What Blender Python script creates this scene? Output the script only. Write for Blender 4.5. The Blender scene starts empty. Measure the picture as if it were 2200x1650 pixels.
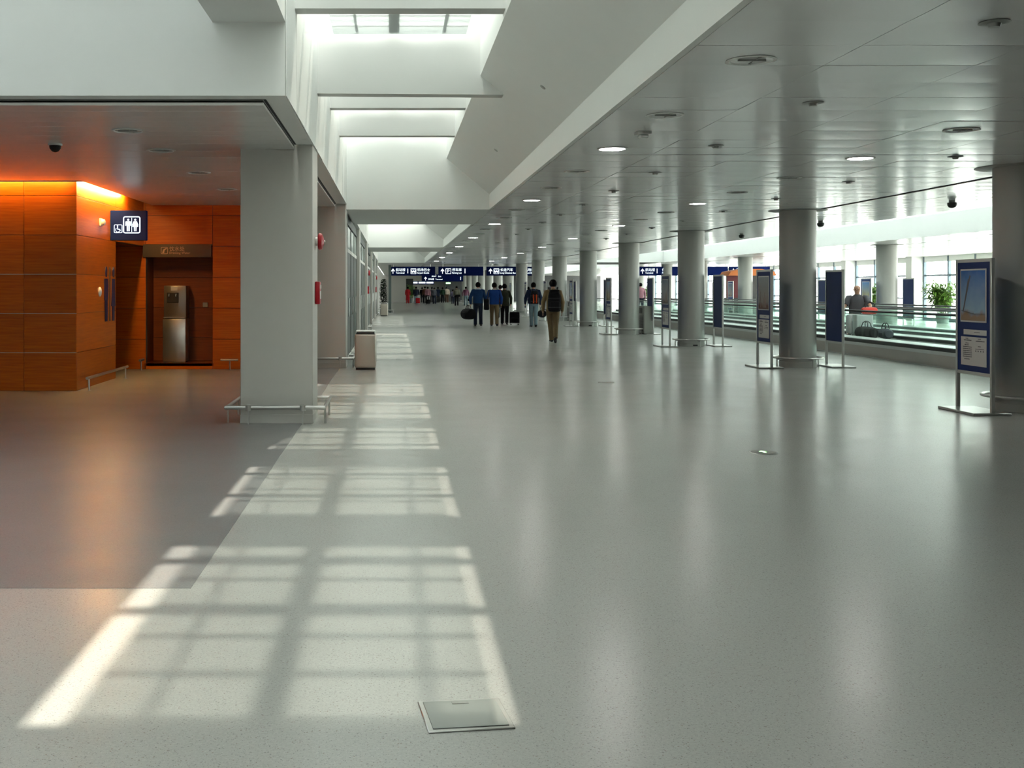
import bpy, bmesh, math, random
from mathutils import Vector, Matrix

random.seed(7)
S = bpy.context.scene
C = S.collection
F, VX, VY, EYE = 2300.0, 845.0, 620.0, 1.5      # focal length and vanishing point in pixels of the 2200x1650 frame, eye height

# ------------------------------------------------------------------ camera
cam_d = bpy.data.cameras.new('camera')
cam_d.sensor_width = 36.0
cam_d.lens = 36.0 * F / 2200.0
cam_d.shift_x = (1100 - VX) / 2200.0
cam_d.shift_y = (VY - 825) / 2200.0
cam_d.clip_end = 600
cam = bpy.data.objects.new('camera', cam_d)
cam.location = (0, 0, EYE)
cam.rotation_euler = (math.radians(90), 0, 0)
C.objects.link(cam)
S.camera = cam

# ------------------------------------------------------------------ sky, sun, exposure
W = bpy.data.worlds.new('hazy_sky')
S.world = W
W.use_nodes = True
wn = W.node_tree
bg = wn.nodes['Background']
bg.inputs['Color'].default_value = (0.965, 1.0, 0.955, 1)
bg.inputs['Strength'].default_value = 9.2
sun_d = bpy.data.lights.new('sun', 'SUN')
sun_d.energy = 10.8
sun_d.color = (1.0, 0.93, 0.80)
sun_d.angle = math.radians(0.9)
sun = bpy.data.objects.new('sun', sun_d)
SUN_DIR = Vector((0.102, 0.69, 1.0)).normalized()
sun.rotation_euler = SUN_DIR.to_track_quat('Z', 'Y').to_euler()
C.objects.link(sun)
S.view_settings.view_transform = 'Standard'
S.view_settings.look = 'None'
S.view_settings.gamma = 1.0
S.view_settings.use_curve_mapping = False
S.view_settings.exposure = 0.74
try:
    S.cycles.use_denoising = True
    S.cycles.max_bounces = 8
    S.cycles.diffuse_bounces = 4
    S.cycles.glossy_bounces = 4
    S.cycles.transmission_bounces = 6
    S.cycles.transparent_max_bounces = 24
    S.cycles.sample_clamp_indirect = 6.0
    S.cycles.caustics_reflective = False
    S.cycles.caustics_refractive = False
except Exception:
    pass

# ------------------------------------------------------------------ materials
MATS = {}
def lin(r, g, b):
    f = lambda c: (c / 255 / 12.92) if c / 255 <= 0.04045 else ((c / 255 + 0.055) / 1.055) ** 2.4
    return (f(r), f(g), f(b), 1)

def mat(name, col, rough=0.5, metal=0.0, spec=0.5, var=0.06, scale=3.0, coat=0.0, bump=0.0, bscale=40.0):
    if name in MATS:
        return MATS[name]
    m = bpy.data.materials.new(name)
    m.use_nodes = True
    nt = m.node_tree
    b = nt.nodes['Principled BSDF']
    b.inputs['Roughness'].default_value = rough
    b.inputs['Metallic'].default_value = metal
    b.inputs['Specular IOR Level'].default_value = spec
    b.inputs['Coat Weight'].default_value = coat
    b.inputs['Coat Roughness'].default_value = 0.12
    tc = nt.nodes.new('ShaderNodeTexCoord')
    no = nt.nodes.new('ShaderNodeTexNoise')
    no.inputs['Scale'].default_value = scale
    no.inputs['Detail'].default_value = 3
    nt.links.new(tc.outputs['Object'], no.inputs['Vector'])
    mx = nt.nodes.new('ShaderNodeMix')
    mx.data_type = 'RGBA'
    nt.links.new(no.outputs['Fac'], mx.inputs[0])
    mx.inputs[6].default_value = [min(1, c * (1 - var)) for c in col[:3]] + [1]
    mx.inputs[7].default_value = [min(1, c * (1 + var)) for c in col[:3]] + [1]
    nt.links.new(mx.outputs[2], b.inputs['Base Color'])
    if bump:
        n2 = nt.nodes.new('ShaderNodeTexNoise')
        n2.inputs['Scale'].default_value = bscale
        nt.links.new(tc.outputs['Object'], n2.inputs['Vector'])
        bp = nt.nodes.new('ShaderNodeBump')
        bp.inputs['Strength'].default_value = bump
        bp.inputs['Distance'].default_value = 0.01
        nt.links.new(n2.outputs['Fac'], bp.inputs['Height'])
        nt.links.new(bp.outputs['Normal'], b.inputs['Normal'])
    MATS[name] = m
    return m

def emit(name, col, strength):
    m = bpy.data.materials.new(name)
    m.use_nodes = True
    nt = m.node_tree
    for n in list(nt.nodes):
        if n.type == 'BSDF_PRINCIPLED':
            nt.nodes.remove(n)
    e = nt.nodes.new('ShaderNodeEmission')
    e.inputs['Color'].default_value = (*col, 1)
    e.inputs['Strength'].default_value = strength
    nt.links.new(e.outputs[0], nt.nodes['Material Output'].inputs[0])
    MATS[name] = m
    return m

def glass(name, tint, gloss=0.08, rough=0.02):
    m = bpy.data.materials.new(name)
    m.use_nodes = True
    nt = m.node_tree
    for n in list(nt.nodes):
        if n.type == 'BSDF_PRINCIPLED':
            nt.nodes.remove(n)
    tr = nt.nodes.new('ShaderNodeBsdfTransparent')
    tr.inputs['Color'].default_value = (*tint, 1)
    gl = nt.nodes.new('ShaderNodeBsdfGlossy')
    gl.inputs['Roughness'].default_value = rough
    gl.inputs['Color'].default_value = (*tint, 1)
    lw = nt.nodes.new('ShaderNodeLayerWeight')
    lw.inputs['Blend'].default_value = 0.5
    pw = nt.nodes.new('ShaderNodeMath'); pw.operation = 'POWER'; pw.inputs[1].default_value = 4.5
    nt.links.new(lw.outputs['Facing'], pw.inputs[0])
    fr = nt.nodes.new('ShaderNodeMath'); fr.operation = 'MULTIPLY_ADD'; fr.inputs[1].default_value = 0.35; fr.inputs[2].default_value = 0.02
    nt.links.new(pw.outputs[0], fr.inputs[0])
    mx = nt.nodes.new('ShaderNodeMixShader')
    nt.links.new(fr.outputs[0], mx.inputs[0])
    nt.links.new(tr.outputs[0], mx.inputs[1])
    nt.links.new(gl.outputs[0], mx.inputs[2])
    nt.links.new(mx.outputs[0], nt.nodes['Material Output'].inputs[0])
    MATS[name] = m
    return m

def milky(name, through, scatter, col=(0.9, 0.95, 1.0)):
    # opal glazing: lets part of the light straight through, scatters part, reflects the rest
    m = bpy.data.materials.new(name)
    m.use_nodes = True
    nt = m.node_tree
    for n in list(nt.nodes):
        if n.type == 'BSDF_PRINCIPLED':
            nt.nodes.remove(n)
    tr = nt.nodes.new('ShaderNodeBsdfTransparent')
    tr.inputs['Color'].default_value = (*col, 1)
    tl = nt.nodes.new('ShaderNodeBsdfTranslucent')
    tl.inputs['Color'].default_value = (*col, 1)
    df = nt.nodes.new('ShaderNodeBsdfDiffuse')
    df.inputs['Color'].default_value = (*[c * 0.8 for c in col], 1)
    m1 = nt.nodes.new('ShaderNodeMixShader')
    m1.inputs[0].default_value = scatter
    nt.links.new(df.outputs[0], m1.inputs[1])
    nt.links.new(tl.outputs[0], m1.inputs[2])
    m2 = nt.nodes.new('ShaderNodeMixShader')
    m2.inputs[0].default_value = through
    nt.links.new(m1.outputs[0], m2.inputs[1])
    nt.links.new(tr.outputs[0], m2.inputs[2])
    nt.links.new(m2.outputs[0], nt.nodes['Material Output'].inputs[0])
    MATS[name] = m
    return m

def floor_mat(name, base, dark, light, rough):
    m = bpy.data.materials.new(name)
    m.use_nodes = True
    nt = m.node_tree
    b = nt.nodes['Principled BSDF']
    tc = nt.nodes.new('ShaderNodeTexCoord')
    def flecks(scale, thr, seed):
        mp = nt.nodes.new('ShaderNodeMapping')
        mp.inputs['Location'].default_value = (seed, seed * 2, 0)
        nt.links.new(tc.outputs['Object'], mp.inputs['Vector'])
        v = nt.nodes.new('ShaderNodeTexVoronoi')
        v.inputs['Scale'].default_value = scale
        nt.links.new(mp.outputs[0], v.inputs['Vector'])
        sep = nt.nodes.new('ShaderNodeSeparateColor')
        nt.links.new(v.outputs['Color'], sep.inputs[0])
        gt = nt.nodes.new('ShaderNodeMath'); gt.operation = 'GREATER_THAN'
        gt.inputs[1].default_value = thr
        nt.links.new(sep.outputs[0], gt.inputs[0])
        lt = nt.nodes.new('ShaderNodeMath'); lt.operation = 'LESS_THAN'
        lt.inputs[1].default_value = 0.36
        nt.links.new(v.outputs['Distance'], lt.inputs[0])
        mu = nt.nodes.new('ShaderNodeMath'); mu.operation = 'MULTIPLY'
        nt.links.new(gt.outputs[0], mu.inputs[0]); nt.links.new(lt.outputs[0], mu.inputs[1])
        return mu.outputs[0]
    no = nt.nodes.new('ShaderNodeTexNoise')
    no.inputs['Scale'].default_value = 90
    no.inputs['Detail'].default_value = 4
    nt.links.new(tc.outputs['Object'], no.inputs['Vector'])
    mx0 = nt.nodes.new('ShaderNodeMix'); mx0.data_type = 'RGBA'
    nt.links.new(no.outputs['Fac'], mx0.inputs[0])
    mx0.inputs[6].default_value = [c * 0.82 for c in base[:3]] + [1]
    mx0.inputs[7].default_value = [c * 1.18 for c in base[:3]] + [1]
    out = mx0.outputs[2]
    for sc, thr, seed, colr in ((190, 0.80, 3.1, dark), (210, 0.80, 9.7, light), (120, 0.95, 5.3, (0.20, 0.13, 0.09, 1)), (105, 0.955, 1.3, dark)):
        f = flecks(sc, thr, seed)
        mx = nt.nodes.new('ShaderNodeMix'); mx.data_type = 'RGBA'
        ml = nt.nodes.new('ShaderNodeMath'); ml.operation = 'MULTIPLY'; ml.inputs[1].default_value = 0.5
        nt.links.new(f, ml.inputs[0])
        nt.links.new(ml.outputs[0], mx.inputs[0])
        nt.links.new(out, mx.inputs[6])
        mx.inputs[7].default_value = colr
        out = mx.outputs[2]
    nt.links.new(out, b.inputs['Base Color'])
    n3 = nt.nodes.new('ShaderNodeTexNoise')
    n3.inputs['Scale'].default_value = 1.4
    nt.links.new(tc.outputs['Object'], n3.inputs['Vector'])
    mr = nt.nodes.new('ShaderNodeMapRange')
    mr.inputs[3].default_value = rough * 0.85
    mr.inputs[4].default_value = rough * 1.2
    nt.links.new(n3.outputs['Fac'], mr.inputs[0])
    nt.links.new(mr.outputs[0], b.inputs['Roughness'])
    b.inputs['Specular IOR Level'].default_value = 0.5
    n4 = nt.nodes.new('ShaderNodeTexNoise')
    n4.inputs['Scale'].default_value = 14
    nt.links.new(tc.outputs['Object'], n4.inputs['Vector'])
    bp = nt.nodes.new('ShaderNodeBump')
    bp.inputs['Strength'].default_value = 0.05
    bp.inputs['Distance'].default_value = 0.01
    nt.links.new(n4.outputs['Fac'], bp.inputs['Height'])
    nt.links.new(bp.outputs['Normal'], b.inputs['Normal'])
    MATS[name] = m
    return m

def wood_mat(name, c0, c1, axis):
    m = bpy.data.materials.new(name)
    m.use_nodes = True
    nt = m.node_tree
    b = nt.nodes['Principled BSDF']
    tc = nt.nodes.new('ShaderNodeTexCoord')
    geo = nt.nodes.new('ShaderNodeObjectInfo')
    mp = nt.nodes.new('ShaderNodeMapping')
    mp.inputs['Scale'].default_value = (1.2, 1.2, 26)
    nt.links.new(tc.outputs['Object'], mp.inputs['Vector'])
    no = nt.nodes.new('ShaderNodeTexNoise')
    no.noise_dimensions = '4D'
    no.inputs['Scale'].default_value = 1.6
    no.inputs['Detail'].default_value = 6
    no.inputs['Roughness'].default_value = 0.6
    nt.links.new(mp.outputs[0], no.inputs['Vector'])
    nt.links.new(geo.outputs['Random'], no.inputs['W'])
    rp = nt.nodes.new('ShaderNodeValToRGB')
    rp.color_ramp.elements[0].position = 0.28
    rp.color_ramp.elements[0].color = c0
    rp.color_ramp.elements[1].position = 0.72
    rp.color_ramp.elements[1].color = c1
    nt.links.new(no.outputs['Fac'], rp.inputs[0])
    hs = nt.nodes.new('ShaderNodeHueSaturation')
    mr = nt.nodes.new('ShaderNodeMapRange')
    mr.inputs[3].default_value = 0.85; mr.inputs[4].default_value = 1.12
    nt.links.new(geo.outputs['Random'], mr.inputs[0])
    nt.links.new(mr.outputs[0], hs.inputs['Value'])
    nt.links.new(rp.outputs[0], hs.inputs['Color'])
    nt.links.new(hs.outputs[0], b.inputs['Base Color'])
    b.inputs['Roughness'].default_value = 0.36
    b.inputs['Specular IOR Level'].default_value = 0.3
    MATS[name] = m
    return m

M_white = mat('white_paint', (0.80, 0.82, 0.80, 1), 0.55, var=0.02)
M_pillar = mat('grey_beige_paint', (0.56, 0.55, 0.515, 1), 0.5, var=0.03)
M_ceil = mat('satin_ceiling_metal', (0.80, 0.81, 0.80, 1), 0.25, metal=0.12, spec=0.7, var=0.02, coat=0.3)
M_ceil_left = mat('satin_strip_ceiling', (0.80, 0.80, 0.78, 1), 0.3, metal=0.2, spec=0.6, var=0.03)
M_back = mat('void_grey', (0.16, 0.165, 0.16, 1), 0.8)
M_column = mat('column_enamel', (0.44, 0.45, 0.42, 1), 0.42, spec=0.5, var=0.03)
M_dark = mat('dark_grey_metal', (0.06, 0.065, 0.065, 1), 0.5)
M_green = mat('dark_green_glazing', (0.035, 0.05, 0.046, 1), 0.35, spec=0.15)
M_steel = mat('brushed_steel', (0.55, 0.55, 0.53, 1), 0.28, metal=0.9, var=0.05, scale=12)
M_alu = mat('aluminium', (0.62, 0.62, 0.60, 1), 0.38, metal=0.7, var=0.04)
M_navy = mat('navy_board', (0.010, 0.028, 0.125, 1), 0.5, spec=0.2, var=0.08)
M_navy2 = mat('navy_sign', (0.007, 0.018, 0.115, 1), 0.7, spec=0.04, var=0.05)
M_paper = mat('paper_sheet', (0.58, 0.58, 0.56, 1), 0.5, var=0.03)
M_ink = mat('print_ink', (0.06, 0.06, 0.07, 1), 0.6)
M_black = mat('black_rubber', (0.014, 0.014, 0.015, 1), 0.6)
M_red = mat('alarm_red', (0.36, 0.008, 0.016, 1), 0.35, spec=0.3)
M_bin = mat('bin_beige_steel', (0.52, 0.47, 0.41, 1), 0.35, metal=0.35, var=0.05)
M_skin = mat('skin', (0.46, 0.26, 0.17, 1), 0.5, var=0.08, scale=12)
M_hair = mat('black_hair', (0.006, 0.005, 0.005, 1), 0.8, spec=0.1)
M_grille = mat('grille_grey', (0.30, 0.31, 0.29, 1), 0.5)
M_floor = floor_mat('speckled_rubber_floor', (0.47, 0.475, 0.45, 1), (0.17, 0.18, 0.17, 1), (0.62, 0.63, 0.60, 1), 0.24)
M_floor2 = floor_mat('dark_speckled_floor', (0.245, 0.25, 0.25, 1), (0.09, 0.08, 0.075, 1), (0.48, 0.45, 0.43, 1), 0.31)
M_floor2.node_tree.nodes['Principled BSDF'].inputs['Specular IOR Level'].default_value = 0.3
M_beam = mat('soft_white_paint', (0.62, 0.635, 0.62, 1), 0.6, var=0.02)
M_wood = wood_mat('cherry_veneer', (0.40, 0.075, 0.003, 1), (0.58, 0.145, 0.007, 1), 'z')
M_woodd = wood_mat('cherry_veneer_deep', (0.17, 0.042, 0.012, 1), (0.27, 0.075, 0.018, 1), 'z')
M_glass = glass('clear_glass', (0.97, 0.99, 0.98))
M_gglass = glass('green_tinted_glass', (0.94, 0.985, 0.968))
M_rglass = glass('grey_roof_glass', (0.66, 0.66, 0.65))
M_opal = milky('opal_diffuser_panel', 0.54, 0.15, (0.90, 0.93, 0.93))
M_opal2 = milky('opal_roof_glass', 0.0, 0.62)
M_opal3 = milky('dense_opal_roof_glass', 0.0, 0.25, (0.80, 0.83, 0.84))
M_opal4 = milky('coffer_roof_glass', 0.0, 0.34, (0.80, 0.84, 0.84))
M_lamp = emit('lit_downlight', (1.0, 0.98, 0.93), 40)
M_cove = emit('warm_cove_tube', (1.0, 0.52, 0.13), 46)
M_cove2 = emit('warm_cove_tube_side', (1.0, 0.56, 0.17), 105)
M_lit = emit('lit_white_sign', (0.82, 0.95, 1.0), 1.15)
M_litg = emit('lit_green_sign', (0.5, 1.0, 0.45), 1.6)

# ------------------------------------------------------------------ helpers
class MB:
    def __init__(s):
        s.bm = bmesh.new()
    def _mat(s, faces, mi):
        for f in faces:
            f.material_index = mi
    def box(s, x0, x1, y0, y1, z0, z1, mi=0, bev=0.0, seg=2, M=None):
        r = bmesh.ops.create_cube(s.bm, size=1.0)
        vs = r['verts']
        for v in vs:
            v.co = Vector(((x0 + x1) / 2 + v.co.x * (x1 - x0), (y0 + y1) / 2 + v.co.y * (y1 - y0), (z0 + z1) / 2 + v.co.z * (z1 - z0)))
        fs = {f for v in vs for f in v.link_faces}
        s._mat(fs, mi)
        if bev > 0:
            es = list({e for v in vs for e in v.link_edges})
            rb = bmesh.ops.bevel(s.bm, geom=es, offset=bev, segments=seg, affect='EDGES', profile=0.5)
            s._mat(rb['faces'], mi)
            if M is not None:
                vs = list({v for f in rb['faces'] for v in f.verts} | {v for v in vs if v.is_valid})
        if M is not None:
            for v in vs:
                if v.is_valid:
                    v.co = M @ v.co
        return s
    def prism(s, pts, axis, a0, a1, mi=0):
        # polygon of 2D points extruded along an axis ('x': pts are (y,z); 'y': (x,z); 'z': (x,y))
        def P(p, a):
            return {'x': (a, p[0], p[1]), 'y': (p[0], a, p[1]), 'z': (p[0], p[1], a)}[axis]
        v0 = [s.bm.verts.new(P(p, a0)) for p in pts]
        v1 = [s.bm.verts.new(P(p, a1)) for p in pts]
        n = len(pts)
        fs = [s.bm.faces.new(v0[::-1]), s.bm.faces.new(v1)]
        for i in range(n):
            fs.append(s.bm.faces.new((v0[i], v0[(i + 1) % n], v1[(i + 1) % n], v1[i])))
        s._mat(fs, mi)
        return s
    def rings(s, rings, mi=0, cap=True, closed=False):
        vs = [[s.bm.verts.new(p) for p in r] for r in rings]
        fs = []
        m = len(vs)
        for i in range(m if closed else m - 1):
            a, b = vs[i], vs[(i + 1) % m]
            n = len(a)
            for k in range(n):
                fs.append(s.bm.faces.new((a[k], a[(k + 1) % n], b[(k + 1) % n], b[k])))
        if cap and not closed:
            fs.append(s.bm.faces.new(vs[0][::-1]))
            fs.append(s.bm.faces.new(vs[-1]))
        s._mat(fs, mi)
        return s
    def tube(s, pts, rad, seg=8, mi=0, closed=False, cap=True):
        pts = [Vector(p) for p in pts]
        n = len(pts)
        if not isinstance(rad, (list, tuple)):
            rad = [rad] * n
        rr = []
        up = None
        for i in range(n):
            if closed:
                d = (pts[(i + 1) % n] - pts[i - 1]).normalized()
            else:
                d = (pts[min(i + 1, n - 1)] - pts[max(i - 1, 0)]).normalized()
            if up is None:
                up = Vector((0, 0, 1)) if abs(d.z) < 0.9 else Vector((0, 1, 0))
            u = d.cross(up)
            if u.length < 1e-4:
                u = d.cross(Vector((1, 0, 0)))
            u.normalize()
            v = u.cross(d).normalized()
            up = v
            r = rad[i]
            rx, ry = r if isinstance(r, (tuple, list)) else (r, r)
            rr.append([pts[i] + u * (rx * math.cos(2 * math.pi * k / seg)) + v * (ry * math.sin(2 * math.pi * k / seg)) for k in range(seg)])
        return s.rings(rr, mi, cap, closed)
    def lathe(s, prof, c=(0, 0, 0), seg=24, mi=0, cap=True):
        rr = []
        for (r, z) in prof:
            rr.append([Vector((c[0] + r * math.cos(2 * math.pi * k / seg), c[1] + r * math.sin(2 * math.pi * k / seg), c[2] + z)) for k in range(seg)])
        return s.rings(rr, mi, cap)
    def ball(s, c, rx, ry, rz, mi=0, u=12, v=8):
        r = bmesh.ops.create_uvsphere(s.bm, u_segments=u, v_segments=v, radius=1)
        for w in r['verts']:
            w.co = Vector((c[0] + w.co.x * rx, c[1] + w.co.y * ry, c[2] + w.co.z * rz))
        s._mat({f for w in r['verts'] for f in w.link_faces}, mi)
        return s
    def mesh(s, name, mats, smooth=True, M=None):
        if M is not None:
            s.bm.transform(M)
        bmesh.ops.recalc_face_normals(s.bm, faces=s.bm.faces)
        me = bpy.data.meshes.new(name)
        if smooth:
            for f in s.bm.faces:
                f.smooth = True
            for e in s.bm.edges:
                if len(e.link_faces) == 2 and e.calc_face_angle(0) > math.radians(38):
                    e.smooth = False
        s.bm.to_mesh(me)
        s.bm.free()
        for m in (mats if isinstance(mats, (list, tuple)) else [mats]):
            me.materials.append(m)
        return me
    def build(s, name, mats, parent=None, loc=None, rotz=None, smooth=True, M=None):
        o = bpy.data.objects.new(name, s.mesh(name, mats, smooth, M))
        C.objects.link(o)
        if parent:
            o.parent = parent
        if loc:
            o.location = loc
        if rotz:
            o.rotation_euler = (0, 0, rotz)
        return o

def inst(name, me, parent=None, loc=(0, 0, 0), rot=(0, 0, 0)):
    o = bpy.data.objects.new(name, me)
    C.objects.link(o)
    o.location = loc
    o.rotation_euler = rot
    if parent:
        o.parent = parent
    return o

def tag(o, label, cat, group=None):
    o['label'] = label
    o['category'] = cat
    if group:
        o['group'] = group
    return o

def thing(name, label, cat, loc=(0, 0, 0), rotz=0.0, group=None):
    o = bpy.data.objects.new(name, None)
    o.empty_display_size = 0.1
    C.objects.link(o)
    o.location = loc
    o.rotation_euler = (0, 0, rotz)
    return tag(o, label, cat, group)

def struct(o):
    o['kind'] = 'structure'
    return o

def dup(root, loc, rotz, label, group=None):
    r = root.copy(); C.objects.link(r)
    r.location = loc; r.rotation_euler = (0, 0, rotz)
    r['label'] = label
    if group:
        r['group'] = group
    for ch in list(root.children):
        c = ch.copy(); C.objects.link(c); c.parent = r
        for g in list(ch.children):
            d = g.copy(); C.objects.link(d); d.parent = c
    return r

def lettering(body, size, loc, rot, m, parent, name='lettering', align='LEFT', sx=1.0, ext=0.002):
    cu = bpy.data.curves.new(name, 'FONT')
    cu.body = body
    cu.size = size
    cu.extrude = ext
    cu.align_x = align
    cu.align_y = 'CENTER'
    cu.resolution_u = 2
    cu.materials.append(m)
    o = bpy.data.objects.new(name, cu)
    C.objects.link(o)
    o.location = loc
    o.rotation_euler = rot
    o.scale = (sx, 1, 1)
    me = bpy.data.meshes.new_from_object(o.evaluated_get(bpy.context.evaluated_depsgraph_get()))
    bpy.data.objects.remove(o)
    bpy.data.curves.remove(cu)
    o = bpy.data.objects.new(name, me)
    C.objects.link(o)
    o.location = loc
    o.rotation_euler = rot
    o.scale = (sx, 1, 1)
    if parent:
        o.parent = parent
    return o

FACE_NEG_Y = (math.radians(90), 0, 0)
ORD = ['nearest', 'second', 'third', 'fourth', 'fifth', 'sixth', 'seventh', 'eighth', 'ninth', 'tenth', 'eleventh', 'twelfth', 'thirteenth', 'fourteenth', 'fifteenth', 'sixteenth', 'seventeenth', 'eighteenth', 'nineteenth', 'twentieth', 'twenty-first', 'twenty-second', 'twenty-third', 'twenty-fourth', 'twenty-fifth', 'twenty-sixth', 'twenty-seventh', 'twenty-eighth']
def ground(px, py):
    Y = EYE * F / (py - VY)
    return ((px - VX) * Y / F, Y)

# ================================================================== THE BUILDING
Y0, Y1 = -9.0, 126.0
XB = -0.896          # face of the left bulkhead and pillars
XF = 1.87            # fascia between sloped ceiling and metal ceiling
XW = 25.0            # window wall
ZC = 3.0

fl = struct(MB().box(-14, XW + 0.4, Y0, Y1, -0.2, 0).build('floor', M_floor))
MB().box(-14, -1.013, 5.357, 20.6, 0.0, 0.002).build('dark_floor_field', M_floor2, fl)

# ---- metal ceiling
ce = struct(MB().box(XF, 10.63, Y0, Y1, 3.03, 3.12).box(15.51, XW + 0.4, Y0, Y1, 3.03, 3.12)
            .box(10.7, 15.4, 61.11, 66.89, 3.0, 3.12).box(10.7, 15.4, 120.01, Y1, 3.0, 3.12).box(10.64, 15.51, Y0, 11.9, 3.0, 3.12).build('ceiling', M_back))  # last box is added, shutting the unseen coffer end to darken the near floor
PW, PD = 1.0217, 0.6
colsA = [(XF + i * PW, XF + (i + 1) * PW) for i in range(6)]                     # up to the slot at x = 8.0
colsB = [(8.13 + i * 0.857, 8.13 + (i + 1) * 0.857) for i in range(3)]
pm = {}
def panel_mesh(w, d):
    k = (round(w, 3), round(d, 3))
    if k not in pm:
        mb = MB()
        hw, hd = w / 2 - 0.003, d / 2 - 0.003
        n = 6
        rr = []
        for i in range(n + 1):
            y = -hd + 2 * hd * i / n
            sag = -0.0016 * (1 - (2 * i / n - 1) ** 2)
            rr.append([Vector((-hw, y, 0.012)), Vector((-hw, y, sag)), Vector((hw, y, sag)), Vector((hw, y, 0.012))])
        mb.rings(rr)
        pm[k] = mb.mesh('ceiling_panel', M_ceil)
    return pm[k]
YP0, YP1 = 5.4, 23.4
y = YP0
while y < YP1 - 0.01:
    for (a, b) in colsA + colsB:
        inst('ceiling_panel', panel_mesh(b - a, PD), ce, ((a + b) / 2, y + PD / 2, ZC + random.uniform(-0.0008, 0.0008)),
             (math.radians(random.uniform(-0.25, 0.25)), math.radians(random.uniform(-0.12, 0.12)), 0))
    y += PD
mb = MB()
def rowpanels(mb, cols, ya, yb, d):
    y = ya
    while y < yb - 0.01:
        for (a, b) in cols:
            t = random.uniform(-0.0022, 0.0022) * d / 0.6
            e = min(y + d, yb)
            mb.prism([(y + 0.003, ZC - t), (e - 0.003, ZC + t), (e - 0.003, ZC + 0.012), (y + 0.003, ZC + 0.012)], 'x', a + 0.003, b - 0.003)
        y += d
rowpanels(mb, [(XF, 8.0), (8.13, 10.7)], Y0, YP0, 0.6)
rowpanels(mb, [(XF, 4.93), (4.93, 8.0), (8.13, 10.7)], YP1, 61, 0.6)
rowpanels(mb, [(XF, 8.0), (8.13, 10.7)], 61, Y1, 1.2)
rowpanels(mb, [(15.4, 17.3), (17.4, XW)], Y0, Y1, 1.2)
o = mb.build('far_ceiling_panels', M_ceil, ce, smooth=False)
o['kind'] = 'stuff'

# ---- fascia and sloped white ceiling beside the long skylight, bulkhead on its left
struct(MB().box(XF - 0.05, XF, Y0, Y1, ZC, 3.29).build('trim_1', M_white))
def skylight(ya, yb, n):
    root = struct(MB()
        .prism([(XF - 0.05, 3.29), (1.01, 3.97), (1.01, 4.95), (1.09, 4.95), (1.09, 4.05), (XF + 0.02, 3.42), (XF + 0.02, 3.29)], 'y', ya, yb)
        .build('ceiling_slope', M_white))
    # end walls close the shaft
    MB().box(XB - 0.02, XF + 0.02, yb, yb + 0.15, ZC, 5.05).build('end_wall', M_white, root)
    MB().box(XB - 0.02, XF + 0.02, ya - 0.15, ya, ZC, 5.05).build('end_wall', M_white, root)
    return root
sk = skylight(3.3, 20.3, 1)
sk2 = skylight(25.0, 39.0, 2)
sk3 = skylight(43.7, 62.2, 3)
for i, (a, b) in enumerate(((Y0, 3.15), (20.45, 24.85), (39.15, 43.55), (62.35, Y1))):  # first stretch closes the unseen skylight end to darken the foreground
    struct(MB().box(XB, XF - 0.05, a, b, ZC, 3.12).build('soffit', M_white))
# bulkhead above the openings on the left
bh = struct(MB().box(-1.076, XB, 8.88, Y1, 3.1, 5.05).build('wall_bulkhead', M_white))
# upright facing boards of the bulkhead
strip = MB().box(-0.004, 0.004, 0, 0.88, 3.1, 4.9).mesh('facing_board', M_white)
y = 8.9
while y < 24:
    inst('facing_board', strip, bh, (XB + 0.004 + random.uniform(0, 0.004), y, 0), (0, 0, math.radians(random.uniform(-0.35, 0.35))))
    y += 0.89
struct(MB().box(-14, -1.076, 8.88, 9.05, 3.1, 5.6).build('wall_left_upper', M_white))
struct(MB().box(-1.5, XB, Y0, 8.88, 3.71, 5.6).build('wall_beam', M_white))
# cross beams, glazing bars and diffusers of the skylight
def beam(y, z, deep=False):
    mb = MB()
    if deep:
        mb.prism([(XB, 3.76), (1.30, 3.745), (1.01, 3.98), (1.01, 4.95), (XB, 4.95)], 'y', y, y + 0.2)
    else:
        mb.box(XB, 1.01, y, y + 0.2, z, 4.95)
    return struct(mb.build('trim_beam', M_beam))
BEAMS = [(3.4, 3.76, 1), (6.25, 4.02, 0), (9.63, 4.02, 0), (12.4, 3.76, 1), (14.93, 4.02, 0), (17.5, 4.0, 0)]
for (y, z, d) in BEAMS:
    beam(y, z, bool(d))
for root_y in ((25.0, 39.0), (43.7, 62.2)):
    y = root_y[0] + 2.6
    while y < root_y[1] - 1:
        beam(y, 4.02)
        y += 2.67
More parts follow.
